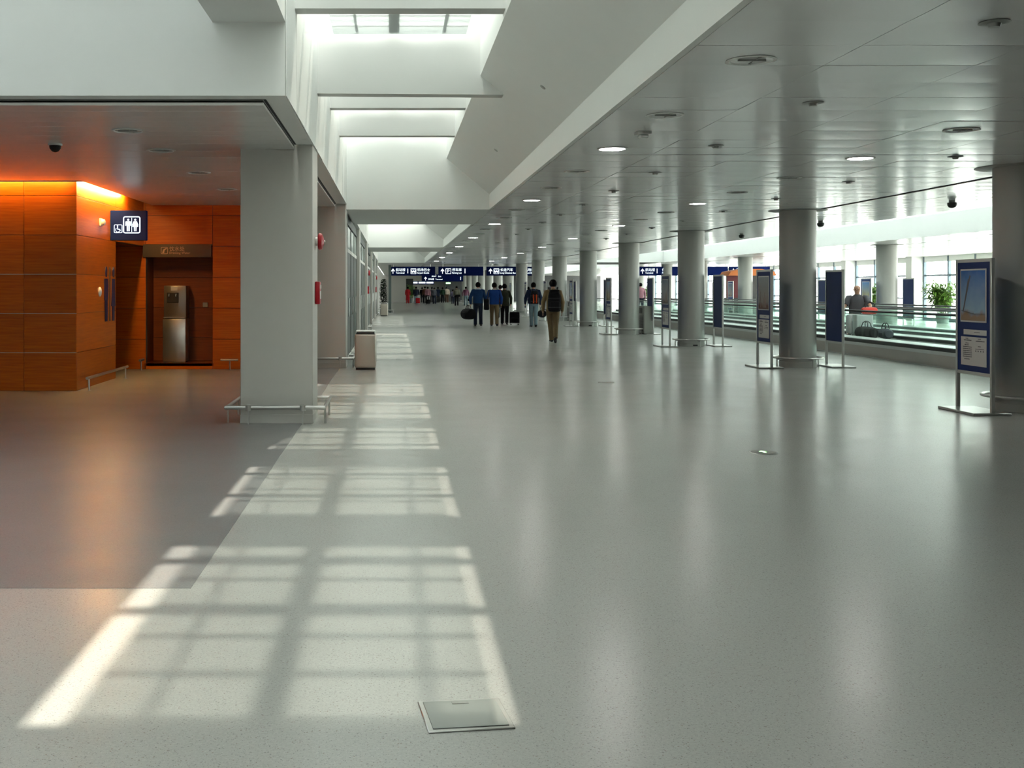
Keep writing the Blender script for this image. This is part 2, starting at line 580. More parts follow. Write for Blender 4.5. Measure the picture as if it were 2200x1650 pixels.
# roof glass: clear strips at both edges, bars, and the opal diffusers hung below
roof = struct(MB().box(XB - 0.18, 1.09, 3.0, 62.4, 4.96, 4.975).build('window_roof', M_rglass))
bars = MB()
for (y, z, d) in BEAMS + [(20.1, 4, 0)]:
    for q in (0.35, 1.25):
        bars.box(XB, 1.01, y - q - 0.05, y - q + 0.03, 4.88, 4.955)
bars.box(XB - 0.18, XB, 3.0, 62.4, 4.9, 5.1).box(0.915, 1.09, 3.0, 62.4, 4.9, 4.955)
bars.build('glazing_bars', M_alu, roof)
ys = [b[0] for b in BEAMS] + [20.3]
spans = [(ys[i] + 0.22, ys[i + 1] - 0.12) for i in range(len(ys) - 1)] + [(y, y + 2.3) for y in (25.1, 27.82, 30.5, 33.2, 35.8, 43.8, 46.52, 49.2, 51.9, 54.5, 57.2, 59.8)]
for (a, b) in spans:
    d = struct(MB().box(-0.685, 0.835, a, b, 4.42, 4.432).build('diffuser', M_opal))
    g = MB()
    g.box(-0.43, -0.40, a, b, 4.434, 4.46).box(-0.05, 0.07, a, b, 4.434, 4.50).box(0.56, 0.60, a, b, 4.434, 4.46)
    yy = a + 0.3
    while yy < b:
        g.box(-0.685, 0.835, yy, yy + 0.035, 4.434, 4.46)
        yy += 0.45
    g.build('diffuser_frame', M_white, d)

# ---- left light well and outer shell
struct(MB().box(-14.3, -14, Y0, 21, 0, 5.6).build('wall_left', M_white))
struct(MB().box(-14.3, XW + 0.4, Y0 - 0.3, Y0, 0, 5.6).build('wall_back', M_white))
struct(MB().box(-14, -1.5, Y0, 1.0, 3.1, 3.3).box(-14, -1.5, 0.9, 1.0, 3.1, 5.6).build('ceiling_back_left', M_white))
struct(MB().box(-14.3, -1.5, 1.0, 9.0, 5.6, 5.62).build('window_roof_left', M_opal3))
# ---- coffer above the walkways
cf = struct(MB().box(15.4, 15.5, 12, 61, ZC, 3.62).box(10.6, 15.5, 61, 61.1, ZC, 3.62).box(10.64, 10.7, 12, 61, 3.012, 3.62).box(10.64, 15.4, 11.9, 12, ZC, 3.62)
            .box(15.4, 15.5, 67, 120, ZC, 3.62).box(10.6, 15.5, 66.9, 67, ZC, 3.62).box(10.64, 10.7, 67, 120, 3.012, 3.62).build('wall_coffer', M_white))
struct(MB().box(10.64, 15.5, 11.9, 61.1, 3.62, 3.635).box(10.64, 15.5, 66.9, 120, 3.62, 3.635).build('window_roof_right', M_opal4))
# ---- end wall
ew = struct(MB().box(-14, XW + 0.4, Y1, Y1 + 0.3, 0, 3.2).build('wall_end', M_pillar))
MB().box(-0.3, 1.4, 118, 118.3, 0, 2.95).build('end_panel', M_pillar, ew)
MB().box(1.4, 2.2, 119, 119.2, 0, 2.6).build('end_door', M_dark, ew)
MB().box(6, 24, 124, 124.2, 0, 2.95).build('end_glazing', M_dark, ew)

# ================================================================== WOODEN RESTROOM CORNER
XSIDE, YF, YB_ = -4.64, 15.68, 19.9
wf = struct(MB().box(-14, XSIDE - 0.02, YF + 0.02, YF + 0.12, 0, 3.3).build('wall_restroom_front', M_dark))
ws = struct(MB().box(XSIDE - 0.12, XSIDE - 0.02, YF + 0.02, 17.9, 0, 3.3).box(XSIDE - 0.12, XSIDE - 0.02, 17.9, YB_, 2.29, 3.3).build('wall_restroom_side', M_dark))
wb = struct(MB().box(-8, -4.6, YB_ + 0.02, YB_ + 0.12, 0, 3.3).box(-3.36, -1.705, YB_ + 0.02, YB_ + 0.12, 0, 3.3)
            .box(-4.6, -3.36, YB_ + 0.02, YB_ + 0.12, 2.32, 3.3).build('wall_restroom_back', M_dark))
ZR = [0.0, 0.56, 1.135, 1.71, 2.285, 2.86, 3.2]
g = 0.003
pmw = {}
def wpanel(parent, plane, u0, u1, z0, z1, pos, m=None):
    k = (plane, round(u1 - u0, 3), round(z1 - z0, 3), (m or M_wood).name)
    hu, hz = (u1 - u0) / 2 - g, (z1 - z0) / 2 - g
    if k not in pmw:
        mb = MB()
        if plane == 'y':
            mb.box(-hu, hu, 0, 0.02, -hz, hz, bev=0.002, seg=1)
        else:
            mb.box(-0.02, 0, -hu, hu, -hz, hz, bev=0.002, seg=1)
        pmw[k] = mb.mesh('wood_panel', m or M_wood)
    c = ((u0 + u1) / 2, (z0 + z1) / 2)
    return inst('wood_panel', pmw[k], parent, (c[0], pos, c[1]) if plane == 'y' else (pos, c[0], c[1]))
x = XSIDE
while x > -13.5:
    for i in range(6):
        wpanel(wf, 'y', x - 0.77, x, ZR[i], ZR[i + 1], YF)
    x -= 0.77
tr = MB()
for z in ZR[1:4]:
    tr.box(-13.5, XSIDE, YF - 0.003, YF + 0.004, z - 0.004, z + 0.004)
tr.build('joint_strip', M_alu, wf)
for i in range(6):
    wpanel(ws, 'x', YF, 17.9, ZR[i], ZR[i + 1], XSIDE)
wpanel(ws, 'x', 17.9, YB_, 2.29, 2.86, XSIDE)
wpanel(ws, 'x', 17.9, YB_, 2.86, 3.2, XSIDE)
for i in range(6):
    wpanel(wb, 'y', -6.9, -5.75, ZR[i], ZR[i + 1], YB_)
    wpanel(wb, 'y', -5.75, -4.6, ZR[i], ZR[i + 1], YB_)
    wpanel(wb, 'y', -3.36, -2.5, ZR[i], ZR[i + 1], YB_)
    wpanel(wb, 'y', -2.5, -1.64, ZR[i], ZR[i + 1], YB_)
wpanel(wb, 'y', -4.6, -3.36, 2.32, 2.86, YB_)
wpanel(wb, 'y', -4.6, -3.36, 2.86, 3.2, YB_)
# niche for the drinking water
wpanel(wb, 'y', -4.6, -3.36, 0.0, 0.116, YB_)
for i in range(1, 6):
    z0, z1 = (0.116 if i == 1 else ZR[i - 1]), ZR[i]
    if i == 5:
        z1 = 2.34
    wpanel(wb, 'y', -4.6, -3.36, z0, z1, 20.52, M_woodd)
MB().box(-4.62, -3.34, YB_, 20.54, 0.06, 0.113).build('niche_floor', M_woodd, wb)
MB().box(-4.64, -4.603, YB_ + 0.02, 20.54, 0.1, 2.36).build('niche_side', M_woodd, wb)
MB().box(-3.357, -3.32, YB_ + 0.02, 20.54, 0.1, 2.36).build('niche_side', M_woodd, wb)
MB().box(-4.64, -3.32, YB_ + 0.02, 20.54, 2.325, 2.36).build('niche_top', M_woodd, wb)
struct(MB().box(-14, -1.7, 20.56, 20.9, 0, 3.32).build('wall_leak_block', M_back))  # unseen slab added to stop sky light leaking in around the niche
struct(MB().box(-14, -1.7, 18, 21, 3.32, 3.4).build('ceiling_leak_block', M_back))  # unseen lid added against the same light leak
# passage behind the door opening
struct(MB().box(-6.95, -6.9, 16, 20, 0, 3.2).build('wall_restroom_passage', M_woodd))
# strip ceiling of the restroom zone (edge stays clear of the wooden walls: cove lights behind)
cl = struct(MB().box(-14, -1.10, 9.05, YF - 0.15, 3.09, 3.1).box(XSIDE + 0.15, -1.10, YF - 0.15, 28.4, 3.09, 3.1)
            .box(-14, -1.10, 9.05, 28.4, 3.3, 3.32).build('ceiling_restroom', M_back))
sm = {}
y = 9.06
while y < 20.2:
    x0 = -14 if y + 0.3 <= YF - 0.14 else XSIDE + 0.15
    k = x0
    if k not in sm:
        sm[k] = MB().box(x0, -1.10, 0.0015, 0.2985, 3.05, 3.075, bev=0.002, seg=1).mesh('ceiling_strip', M_ceil_left)
    inst('ceiling_strip', sm[k], cl, (0, y, random.uniform(-0.0006, 0.0006)), (0, 0, 0))
    y += 0.3
MB().box(-14, -1.1, YF - 0.15, YF - 0.14, 3.05, 3.3).box(XSIDE + 0.15, XSIDE + 0.16, YF - 0.15, YB_, 3.05, 3.3).build('cove_edge', M_white, cl)
tag(MB().tube([(-13, YF - 0.115, 3.115), (XSIDE - 0.1, YF - 0.115, 3.115)], 0.016).build('cove_light', M_cove),
    'warm fluorescent tube hidden above the front wooden wall', 'lamp', 'cove lights')
tag(MB().tube([(XSIDE + 0.11, YF + 0.05, 3.11), (XSIDE + 0.11, 18.4, 3.11)], 0.034).build('cove_light', M_cove2),
    'warm fluorescent tube hidden above the wooden wall with the toilet figures', 'lamp', 'cove lights')

# ================================================================== PILLARS AND SHOPFRONTS ON THE LEFT
PILL = [11.9, 20.2, 28.5, 36.8, 45.1, 53.4, 61.7]
pillar_names = ['large square grey pillar nearest the camera beside the wooden corner', 'second square pillar on the left behind the near pillar and beside the bin',
                'third square pillar on the left after the first shopfront', 'fourth square pillar on the left with a red bell', 'fifth square pillar on the left down the hall',
                'sixth square pillar on the left down the hall', 'farthest square pillar on the left before the tall plant']
pil_shaft = MB().box(-0.402, 0.402, 0, 0.75, 0, 3.1, bev=0.006, seg=1).mesh('shaft', M_pillar)
pil_skirt = MB().box(-0.406, 0.406, -0.004, 0.754, 0.0, 0.1, bev=0.003, seg=1).mesh('skirting', M_pillar)
xc = XB - 0.402
for i, y in enumerate(PILL):
    t = thing('square_pillar', pillar_names[i], 'pillar', (xc, y, 0), 0, 'square pillars on the left')
    inst('shaft', pil_shaft, t)
    inst('skirting', pil_skirt, t)
# guard rails round the pillars: a closed loop at the free-standing one, open ones where a shopfront meets the pillar
rail_post = MB().box(-0.006, 0.006, -0.012, 0.02, 0, 0.175).lathe([(0.012, 0.15), (0.034, 0.155), (0.034, 0.215), (0.012, 0.22)], seg=12).mesh('post', M_steel)
rail_plate = MB().box(-0.008, 0.008, -0.025, 0.025, 0, 0.18).mesh('post', M_steel)
def pillar_rail(y, lab, kind):
    t = thing('guard_rail', lab, 'rail', (xc, y - 0.1, 0), 0, 'guard rails round square pillars')
    x0, x1, ya, yb, z = -0.548, 0.534, 0.0, 1.1, 0.187
    if kind == 'loop':
        pts, posts, plates = [(x0, ya, z), (x1, ya, z), (x1, yb, z), (x0, yb, z)], [(-0.30, ya), (0.30, ya), (-0.30, yb), (0.30, yb)], [(x0, 0.15), (x0, 0.95), (x1, 0.15), (x1, 0.95)]
    elif kind == 'front':
        yb = 0.98
        pts, posts, plates = [(x0, ya, z), (x1, ya, z), (x1, yb, z), (0.42, yb, z)], [(-0.30, ya), (0.30, ya)], [(x1, 0.15), (x1, 0.85)]
    else:
        yb = 0.98
        pts, posts, plates = [(0.42, ya, z), (x1, ya, z), (x1, yb, z), (0.42, yb, z)], [], [(x1, 0.15), (x1, 0.85)]
    MB().tube(pts, 0.024, seg=10, closed=(kind == 'loop')).build('rail', M_steel, t)
    for p in posts:
        inst('post', rail_post, t, (p[0], p[1], 0))
    for p in plates:
        inst('post', rail_plate, t, (p[0], p[1], 0), (0, 0, 0.25))
pillar_rail(PILL[0], 'low steel guard rail around the nearest square pillar', 'loop')
pillar_rail(PILL[1], 'low steel guard rail around the second square pillar beside the bin', 'front')
pillar_rail(PILL[2], 'low steel guard rail around the third square pillar', 'side')
pillar_rail(PILL[3], 'low steel guard rail around the fourth square pillar', 'side')
pillar_rail(PILL[6], 'low steel guard rail at the farthest square pillar by the plant', 'side')
# alarm bells and call points on pillar sides
def bell(x, y, z, lab):
    t = thing('alarm_bell', lab, 'alarm bell', (x, y, z), 0, 'alarm bells')
    MB().lathe([(0.05, 0), (0.05, 0.03)], seg=16).build('back_box', M_white, t, M=Matrix.Rotation(math.radians(90), 4, 'Y'))
    MB().lathe([(0.085, 0.03), (0.10, 0.045), (0.09, 0.075), (0.04, 0.095), (0.008, 0.10)], seg=20).build('gong', M_red, t, M=Matrix.Rotation(math.radians(90), 4, 'Y'))
    MB().lathe([(0.014, 0.10), (0.010, 0.112)], seg=10).build('bolt', M_alu, t, M=Matrix.Rotation(math.radians(90), 4, 'Y'))
def callpoint(x, y, z, lab):
    t = thing('call_point', lab, 'call point', (x, y, z), 0, 'fire call points')
    MB().box(0, 0.055, -0.09, 0.09, -0.13, 0.13, bev=0.012).build('housing', M_red, t)
    MB().box(0.055, 0.060, -0.05, 0.05, -0.07, 0.02, bev=0.002, seg=1).build('push_plate', M_white, t)
    MB().box(0.055, 0.062, -0.05, 0.05, 0.05, 0.09).build('label_strip', M_alu, t)
for i, pl in ((0, 'nearest square pillar'), (3, 'fourth square pillar'), (5, 'sixth square pillar')):
    bell(XB + 0.001, PILL[i] + 0.42, 2.04, 'round red alarm bell high on the side of the ' + pl)
    callpoint(XB + 0.001, PILL[i] + 0.42, 1.45, 'red fire call point on the side of the ' + pl)
# shopfronts between pillars
def shopfront(y0, y1, lab, first):
    t = thing('shopfront', lab, 'shopfront', (0, y0, 0), 0, 'shopfronts on the left')
    L = y1 - y0
    n = 4
    x = XB - 0.09
    dp = MB().box(x - 0.03, x, 0.02, L / n - 0.02, 0.04, 2.28).mesh('door_leaf', M_green)
    fp = MB().box(x - 0.02, x, 0.02, L / n - 0.02, 2.36, 2.84).mesh('frieze_pane', mat('frieze_glass', (0.52, 0.60, 0.60, 1), 0.15, spec=0.7))
    mu = MB().box(x - 0.05, x + 0.015, -0.02, 0.02, 0, 2.87).mesh('mullion', M_grille)
    for i in range(n):
        inst('door_leaf', dp, t, (0, L / n * i, 0))
        inst('frieze_pane', fp, t, (0, L / n * i, 0))
        hd = MB().tube([(x + 0.04, L / n * i + 0.15, 0.9), (x + 0.04, L / n * i + 0.15, 1.3)], 0.012).build('door_handle', M_steel, t)
    for i in range(n + 1):
        inst('mullion', mu, t, (0, min(max(L / n * i, 0.03), L - 0.03), 0))
    MB().box(x - 0.05, x + 0.012, 0, L, 2.28, 2.36).build('transom', M_alu, t)
    MB().box(x - 0.08, x + 0.02, 0, L, 2.87, 3.06).build('dark_gap_strip', M_green, t)  # dark strip put in for the shaded gap above the set-back frieze
    MB().box(x - 0.05, x + 0.01, 0, L, 0, 0.04).build('sill', M_alu, t)
sl = ['first dark glazed shopfront behind the bin', 'second dark glazed shopfront along the left side', 'third dark glazed shopfront along the left side', 'fourth dark glazed shopfront along the left side', 'farthest dark glazed shopfront on the left']
for i in range(1, 6):
    shopfront(PILL[i] + 0.76, PILL[i + 1] - 0.01, sl[i - 1], i == 1)
struct(MB().box(-1.8, -1.7, 20.9, Y1, 0, 3.2).build('wall_left_shops', M_dark))
struct(MB().box(-1.7, XB, 62.5, 62.6, 0, 3.1).box(-1.7, XB - 0.2, 62.6, Y1, 0, 3.1).build('wall_left_far', M_pillar))

# ================================================================== ROUND COLUMNS
CX, CR = 7.77, 0.337
COLY = [13.2 + 7.37 * i for i in range(15)]
col_shaft = MB().lathe([(CR, 0.0), (CR, ZC)], seg=40).mesh('shaft', M_column)
col_cap = MB().lathe([(CR, 2.992), (0.53, 2.992), (0.54, 2.996), (0.54, 3.004), (CR, 3.004)], seg=40, cap=False).mesh('recess_ring', M_grille)  # flat ring coloured grey in place of a shaded ceiling recess
col_foot = MB().lathe([(CR + 0.006, 0), (CR + 0.006, 0.10), (CR, 0.104)], seg=40, cap=False).mesh('foot_ring', M_column)
col_vent = MB().box(-0.06, 0.06, -CR - 0.012, -CR + 0.03, 0.02, 0.055, bev=0.004, seg=1).mesh('foot_socket', M_black)
ring = MB().tube([(0.457 * math.cos(a * math.pi / 16), 0.457 * math.sin(a * math.pi / 16), 0.18) for a in range(32)], 0.019, seg=8, closed=True).mesh('rail', M_steel)
rpost = MB().box(-0.006, 0.006, -0.014, 0.014, 0, 0.17).box(-0.02, 0.02, -0.024, 0.024, 0, 0.006).mesh('post', M_steel)
rarm = MB().box(-0.13, 0.02, -0.006, 0.006, 0.14, 0.17).mesh('bracket', M_steel)
def column(x, y, lab, group, rail_lab, full):
    t = thing('round_column', lab, 'column', (x, y, 0), 0, group)
    inst('shaft', col_shaft, t); inst('recess_ring', col_cap, t); inst('foot_ring', col_foot, t)
    if full:
        inst('foot_socket', col_vent, t, (0, 0, 0), (0, 0, 0.05))
    r = thing('ring_rail', rail_lab, 'rail', (x, y, 0), 0, 'ring rails round columns')
    inst('rail', ring, r)
    for k in range(4):
        a = math.radians(-75 + 90 * k)
        inst('post', rpost, r, (0.457 * math.cos(a), 0.457 * math.sin(a), 0), (0, 0, a))
        inst('bracket', rarm, r, (0.457 * math.cos(a) * 0.98, 0.457 * math.sin(a) * 0.98, 0), (0, 0, a))
for i, y in enumerate(COLY):
    w = 'cut by the right edge of the photo' if i == 0 else ORD[i] + ' in the row from the camera'
    column(CX, y, 'round grey column %s, near the walkway' % w, 'round columns in the near row', 'steel ring rail round the near column %s' % w, i in (2, 4))
for i, y in enumerate([14.55 + 7.37 * k for k in range(9)]):
    column(16.9, y, 'round grey column beyond the walkway, %s from the camera' % ORD[i], 'round columns in the far row', 'steel ring rail at the foot of the beyond-walkway column, %s from the camera' % ORD[i], False)

# ================================================================== WINDOW WALL
M_frame = mat('blue_grey_frame', (0.10, 0.15, 0.19, 1), 0.4)
M_pier = mat('white_pier', (0.72, 0.73, 0.72, 1), 0.5, var=0.02)
BAY = 7.37
k = 0
mull = MB().box(-0.06, 0.06, -0.065, 0.065, 0, 2.98).mesh('mullion', M_frame)
nwin = 0
struct(MB().box(25.0, 25.3, Y0, 13.55, 0, 3.2).build('wall_right_light_block', M_white))  # unseen solid wall added in place of windows to darken the near floor
for b in range(1, 15):
    ya = 6.18 + BAY * b + 0.6
    yb = ya + BAY - 0.6
    p = struct(MB().box(24.4, 25.0, ya - 0.6, ya, 0, ZC, bev=0.01, seg=1).build('wall_pier', M_pier))
    nwin += 1
    w = struct(MB().box(24.93, 25.07, ya, yb, 0, 0.12).box(24.96, 25.04, ya, yb, 2.07, 2.15).box(24.96, 25.04, ya, yb, 0.995, 1.065).build('window_%d' % nwin, M_frame))
    MB().box(24.95, 25.05, ya, yb, 2.74, 3.05).build('head_panel', M_pier, w)
    n = 3
    pw = (yb - ya) / n
    for i in range(n + 1):
        inst('mullion', mull, w, (25, min(max(ya + pw * i, ya + 0.04), yb - 0.04), 0))
    if ya > 20:
        for i in range(n):
            for (z0, z1) in ((0.12, 0.995), (1.065, 2.07), (2.15, 2.74)):
                kk = ('pane', z0)
                if kk not in pm:
                    pm[kk] = MB().box(-0.006, 0.006, -pw / 2 + 0.04, pw / 2 - 0.04, z0, z1).mesh('pane', M_glass)
                inst('pane', pm[kk], w, (25, ya + pw * (i + 0.5), 0))
    else:
        MB().box(24.994, 25.006, ya, yb, 0.12, 2.74).build('pane', M_glass, w)
struct(MB().box(25.4, 260, -120, 300, -0.6, -0.5).build('ground', mat('pale_concrete_apron', (0.5, 0.5, 0.48, 1), 0.8)))

# ================================================================== MOVING WALKWAYS
M_curb = mat('walkway_curb_steel', (0.50, 0.475, 0.44, 1), 0.4, metal=0.15)
M_deck = mat('walkway_deck', (0.66, 0.69, 0.68, 1), 0.3, metal=0.3)
M_belt = mat('walkway_belt', (0.045, 0.05, 0.05, 1), 0.55)
gp = MB().box(-0.006, 0.006, 0.006, 1.994, 0.38, 0.985).mesh('glass_panel', M_gglass)
def walkway(x0, lab, ya, yb):
    t = thing('moving_walkway', lab, 'moving walkway', (x0, ya, 0), 0, 'moving walkways')
    L = yb - ya
    MB().box(0, 0.03, 0, L, 0.01, 0.235).box(2.17, 2.2, 0, L, 0.01, 0.235).build('curb', M_curb, t)
    MB().box(-0.012, 0.04, 0, L, 0, 0.012).build('floor_strip', M_deck, t)
    MB().box(-0.006, 0.04, 0, L, 0.236, 0.30).box(2.16, 2.206, 0, L, 0.236, 0.30).build('edge_trim', M_deck, t)
    MB().box(0.03, 0.07, 0, L, 0.30, 0.372).box(2.13, 2.17, 0, L, 0.30, 0.372).build('shoe_channel', M_belt, t)
    MB().box(0.07, 0.56, 0, L, 0.36, 0.38).build('deck', M_deck, t)
    MB().box(1.64, 2.13, 0, L, 0.36, 0.38).build('deck', M_deck, t)
    MB().box(0.54, 1.66, 0, L, 0.1, 0.30).build('belt', M_belt, t)
    MB().box(0.54, 0.555, 0, L, 0.29, 0.36).box(1.645, 1.66, 0, L, 0.29, 0.36).build('skirt', M_dark, t)
    n = int(L // 2)
    for sx in (0.05, 2.15):
        for i in range(n):
            inst('glass_panel', gp, t, (sx, 2 * i, 0))
        z = 1.0
        hr = MB().tube([(sx, -0.05, 0.62), (sx, -0.28, 0.70), (sx, -0.33, 0.82), (sx, -0.26, 0.95), (sx, -0.05, 1.0), (sx, 2 * n + 0.05, 1.0), (sx, 2 * n + 0.26, 0.95), (sx, 2 * n + 0.33, 0.82), (sx, 2 * n + 0.28, 0.70), (sx, 2 * n + 0.05, 0.62)], [(0.04, 0.022)] * 10, seg=8).build('handrail', M_black, t)
        MB().box(sx - 0.014, sx + 0.014, 0, 2 * n, 0.92, 0.935).build('glass_rail', M_grille, t)
walkway(10.4, 'nearer moving walkway with green glass sides beyond the columns', -2.0, 58.0)
walkway(13.5, 'farther moving walkway with green glass sides beyond the first one', -2.0, 58.0)

# ================================================================== CEILING FITTINGS
dl_rim = MB().lathe([(0.155, 0.004), (0.165, -0.008), (0.14, -0.010), (0.13, 0.0)], seg=24, cap=False).mesh('rim', M_white)
dl_cup = MB().lathe([(0.132, -0.001), (0.132, -0.0015)], seg=24).mesh('reflector', mat('lamp_reflector', (0.80, 0.82, 0.80, 1), 0.25, metal=0.3))
dl_tube = MB().box(-0.09, 0.09, -0.03, -0.012, -0.014, -0.003).box(0.02, 0.035, -0.11, 0.11, -0.008, -0.002).mesh('cross_baffle', M_grille)
dl_lit = MB().lathe([(0.122, -0.004), (0.128, -0.010)], seg=24).mesh('lit_lens', M_lamp)
def downlight(x, y, lit, lab, z=ZC, group='downlights in the metal ceiling', rot=(0, 0, 0)):
    t = thing('downlight', lab, 'downlight', (x, y, z), 0, group)
    t.rotation_euler = rot
    inst('rim', dl_rim, t)
    if lit:
        inst('lit_lens', dl_lit, t)
    else:
        inst('reflector', dl_cup, t)
        inst('cross_baffle', dl_tube, t)
n1, n2 = [0, 0], [0, 0]
for i in range(26):
    y = 7.02 + 2.222 * i
    lit = i % 3 == 2
    j = 1 if lit else 0
    if y < 62:
        downlight(2.345, y, lit, '%s %s round downlight, counted from the camera in the ceiling row beside the skylight' % ('lit' if lit else 'unlit', ORD[n1[j]]))
        n1[j] += 1
for i in range(24):
    y = 10.1 + 2.19 * i
    lit = i % 3 == 1
    j = 1 if lit else 0
    if y < 62:
        downlight(5.36, y, lit, '%s %s round downlight, counted from the camera in the middle ceiling row' % ('lit' if lit else 'unlit', ORD[n2[j]]))
        n2[j] += 1
spk = MB().lathe([(0.075, 0.003), (0.085, -0.006), (0.06, -0.010)], seg=20).lathe([(0.035, -0.010), (0.03, -0.03)], seg=12).mesh('ceiling_speaker', M_grille)
j = 0
for (x, y0, dy, n) in ((3.38, 6.02, 2.6, 12), (6.38, 9.3, 2.85, 10)):
    for i in range(n):
        o = inst('ceiling_sprinkler', spk, None, (x, y0 + dy * i, ZC))
        tag(o, 'small grey ceiling disc, %s from the camera in the row %s the middle downlights' % (ORD[i], 'left of' if x < 5 else 'right of'), 'sprinkler', 'small ceiling discs')
sb = thing('ceiling_sensor', 'small square white sensor box on the ceiling beside the skylight downlights', 'sensor', (2.39, 10.24, ZC))
MB().box(-0.07, 0.07, -0.07, 0.07, -0.03, 0.003, bev=0.01).build('plate', M_alu, sb)
MB().box(-0.045, 0.045, -0.045, 0.045, -0.06, -0.03, bev=0.012).build('housing', M_white, sb)
for i, y in enumerate((18.2, 23.8, 29.2, 34.6)):
    t = thing('dome_camera', 'dark dome camera under the ceiling between columns and walkway, %s from the camera' % ORD[i], 'camera', (9.5, y, ZC), 0, 'dome cameras')
    MB().lathe([(0.05, 0.0), (0.05, -0.04)], seg=16).build('mount', M_grille, t)
    MB().lathe([(0.075, -0.04), (0.075, -0.08), (0.055, -0.115), (0.02, -0.13)], seg=16).build('dome', M_dark, t)
# fittings on the sloped ceiling
sl_rot = (0, math.atan(0.79), 0)
def slope_z(x):
    return 3.97 - 0.79 * (x - 1.01)
for i, y in enumerate((8.49, 10.33, 14.4, 18.2)):
    downlight(1.536, y, False, 'unlit round lamp on the sloping white ceiling, %s from the camera' % ORD[i], slope_z(1.536), 'lamps on the sloping ceiling', sl_rot)
for i, y in enumerate((10.85, 15.8)):
    o = inst('ceiling_sprinkler', spk, None, (1.53, y, slope_z(1.53)), sl_rot)
    tag(o, 'small grey disc on the sloping white ceiling, %s from the camera' % ORD[i], 'sprinkler', 'small discs on the sloping ceiling')
# restroom zone
for i, y in enumerate((10.5, 12.0, 14.3, 16.7)):
    downlight(-2.6, y, False, 'unlit round downlight in the strip ceiling left of the near pillar, %s from the camera' % ORD[i], 3.05, 'downlights in the strip ceiling')
t = thing('dome_camera', 'black dome camera on the strip ceiling above the wooden corner', 'camera', (-3.62, 11.46, 3.05), 0, 'dome cameras')
MB().lathe([(0.075, 0.0), (0.075, -0.02)], seg=20).build('mount', M_white, t)
MB().lathe([(0.062, -0.02), (0.058, -0.05), (0.035, -0.08), (0.012, -0.09)], seg=20).build('dome', M_black, t)

# ================================================================== POSTER STANDS
def pic_mat(name, c_top, c_mid, c_bot, zt, zb):
    m = bpy.data.materials.new(name)
    m.use_nodes = True
    nt = m.node_tree
    b = nt.nodes['Principled BSDF']
    tc = nt.nodes.new('ShaderNodeTexCoord')
    sp = nt.nodes.new('ShaderNodeSeparateXYZ')
    nt.links.new(tc.outputs['Object'], sp.inputs[0])
    mr = nt.nodes.new('ShaderNodeMapRange')
    mr.inputs[1].default_value = zb; mr.inputs[2].default_value = zt
    no = nt.nodes.new('ShaderNodeTexNoise')
    no.inputs['Scale'].default_value = 7; no.inputs['Detail'].default_value = 5
    nt.links.new(tc.outputs['Object'], no.inputs['Vector'])
    ad = nt.nodes.new('ShaderNodeMath'); ad.operation = 'MULTIPLY_ADD'
    ad.inputs[1].default_value = 0.35; ad.inputs[2].default_value = -0.17
    nt.links.new(no.outputs['Fac'], ad.inputs[0])
    a2 = nt.nodes.new('ShaderNodeMath'); a2.operation = 'ADD'
    nt.links.new(sp.outputs[2], mr.inputs[0])
    nt.links.new(mr.outputs[0], a2.inputs[0]); nt.links.new(ad.outputs[0], a2.inputs[1])
    rp = nt.nodes.new('ShaderNodeValToRGB')
    e = rp.color_ramp.elements
    e[0].position = 0.10; e[0].color = c_bot
    e[1].position = 1.0; e[1].color = c_top
    q = e.new(0.22); q.color = c_mid
    nt.links.new(a2.outputs[0], rp.inputs[0])
    nt.links.new(rp.outputs[0], b.inputs['Base Color'])
    b.inputs['Roughness'].default_value = 0.25
    MATS[name] = m
    return m
PICS = [pic_mat('photo_crane_sky', (0.03, 0.13, 0.42, 1), (0.28, 0.42, 0.55, 1), (0.30, 0.20, 0.13, 1), 1.72, 1.11),
        pic_mat('photo_city_haze', (0.22, 0.26, 0.28, 1), (0.25, 0.22, 0.19, 1), (0.14, 0.07, 0.05, 1), 1.72, 1.11),
        pic_mat('photo_dusk', (0.08, 0.12, 0.20, 1), (0.30, 0.28, 0.28, 1), (0.12, 0.11, 0.11, 1), 1.72, 1.11),
        pic_mat('photo_yellow_field', (0.12, 0.25, 0.50, 1), (0.36, 0.34, 0.18, 1), (0.16, 0.16, 0.08, 1), 1.72, 1.11)]
SPM = {}
def sp(key, fn):
    if key not in SPM:
        SPM[key] = fn()
    return SPM[key]
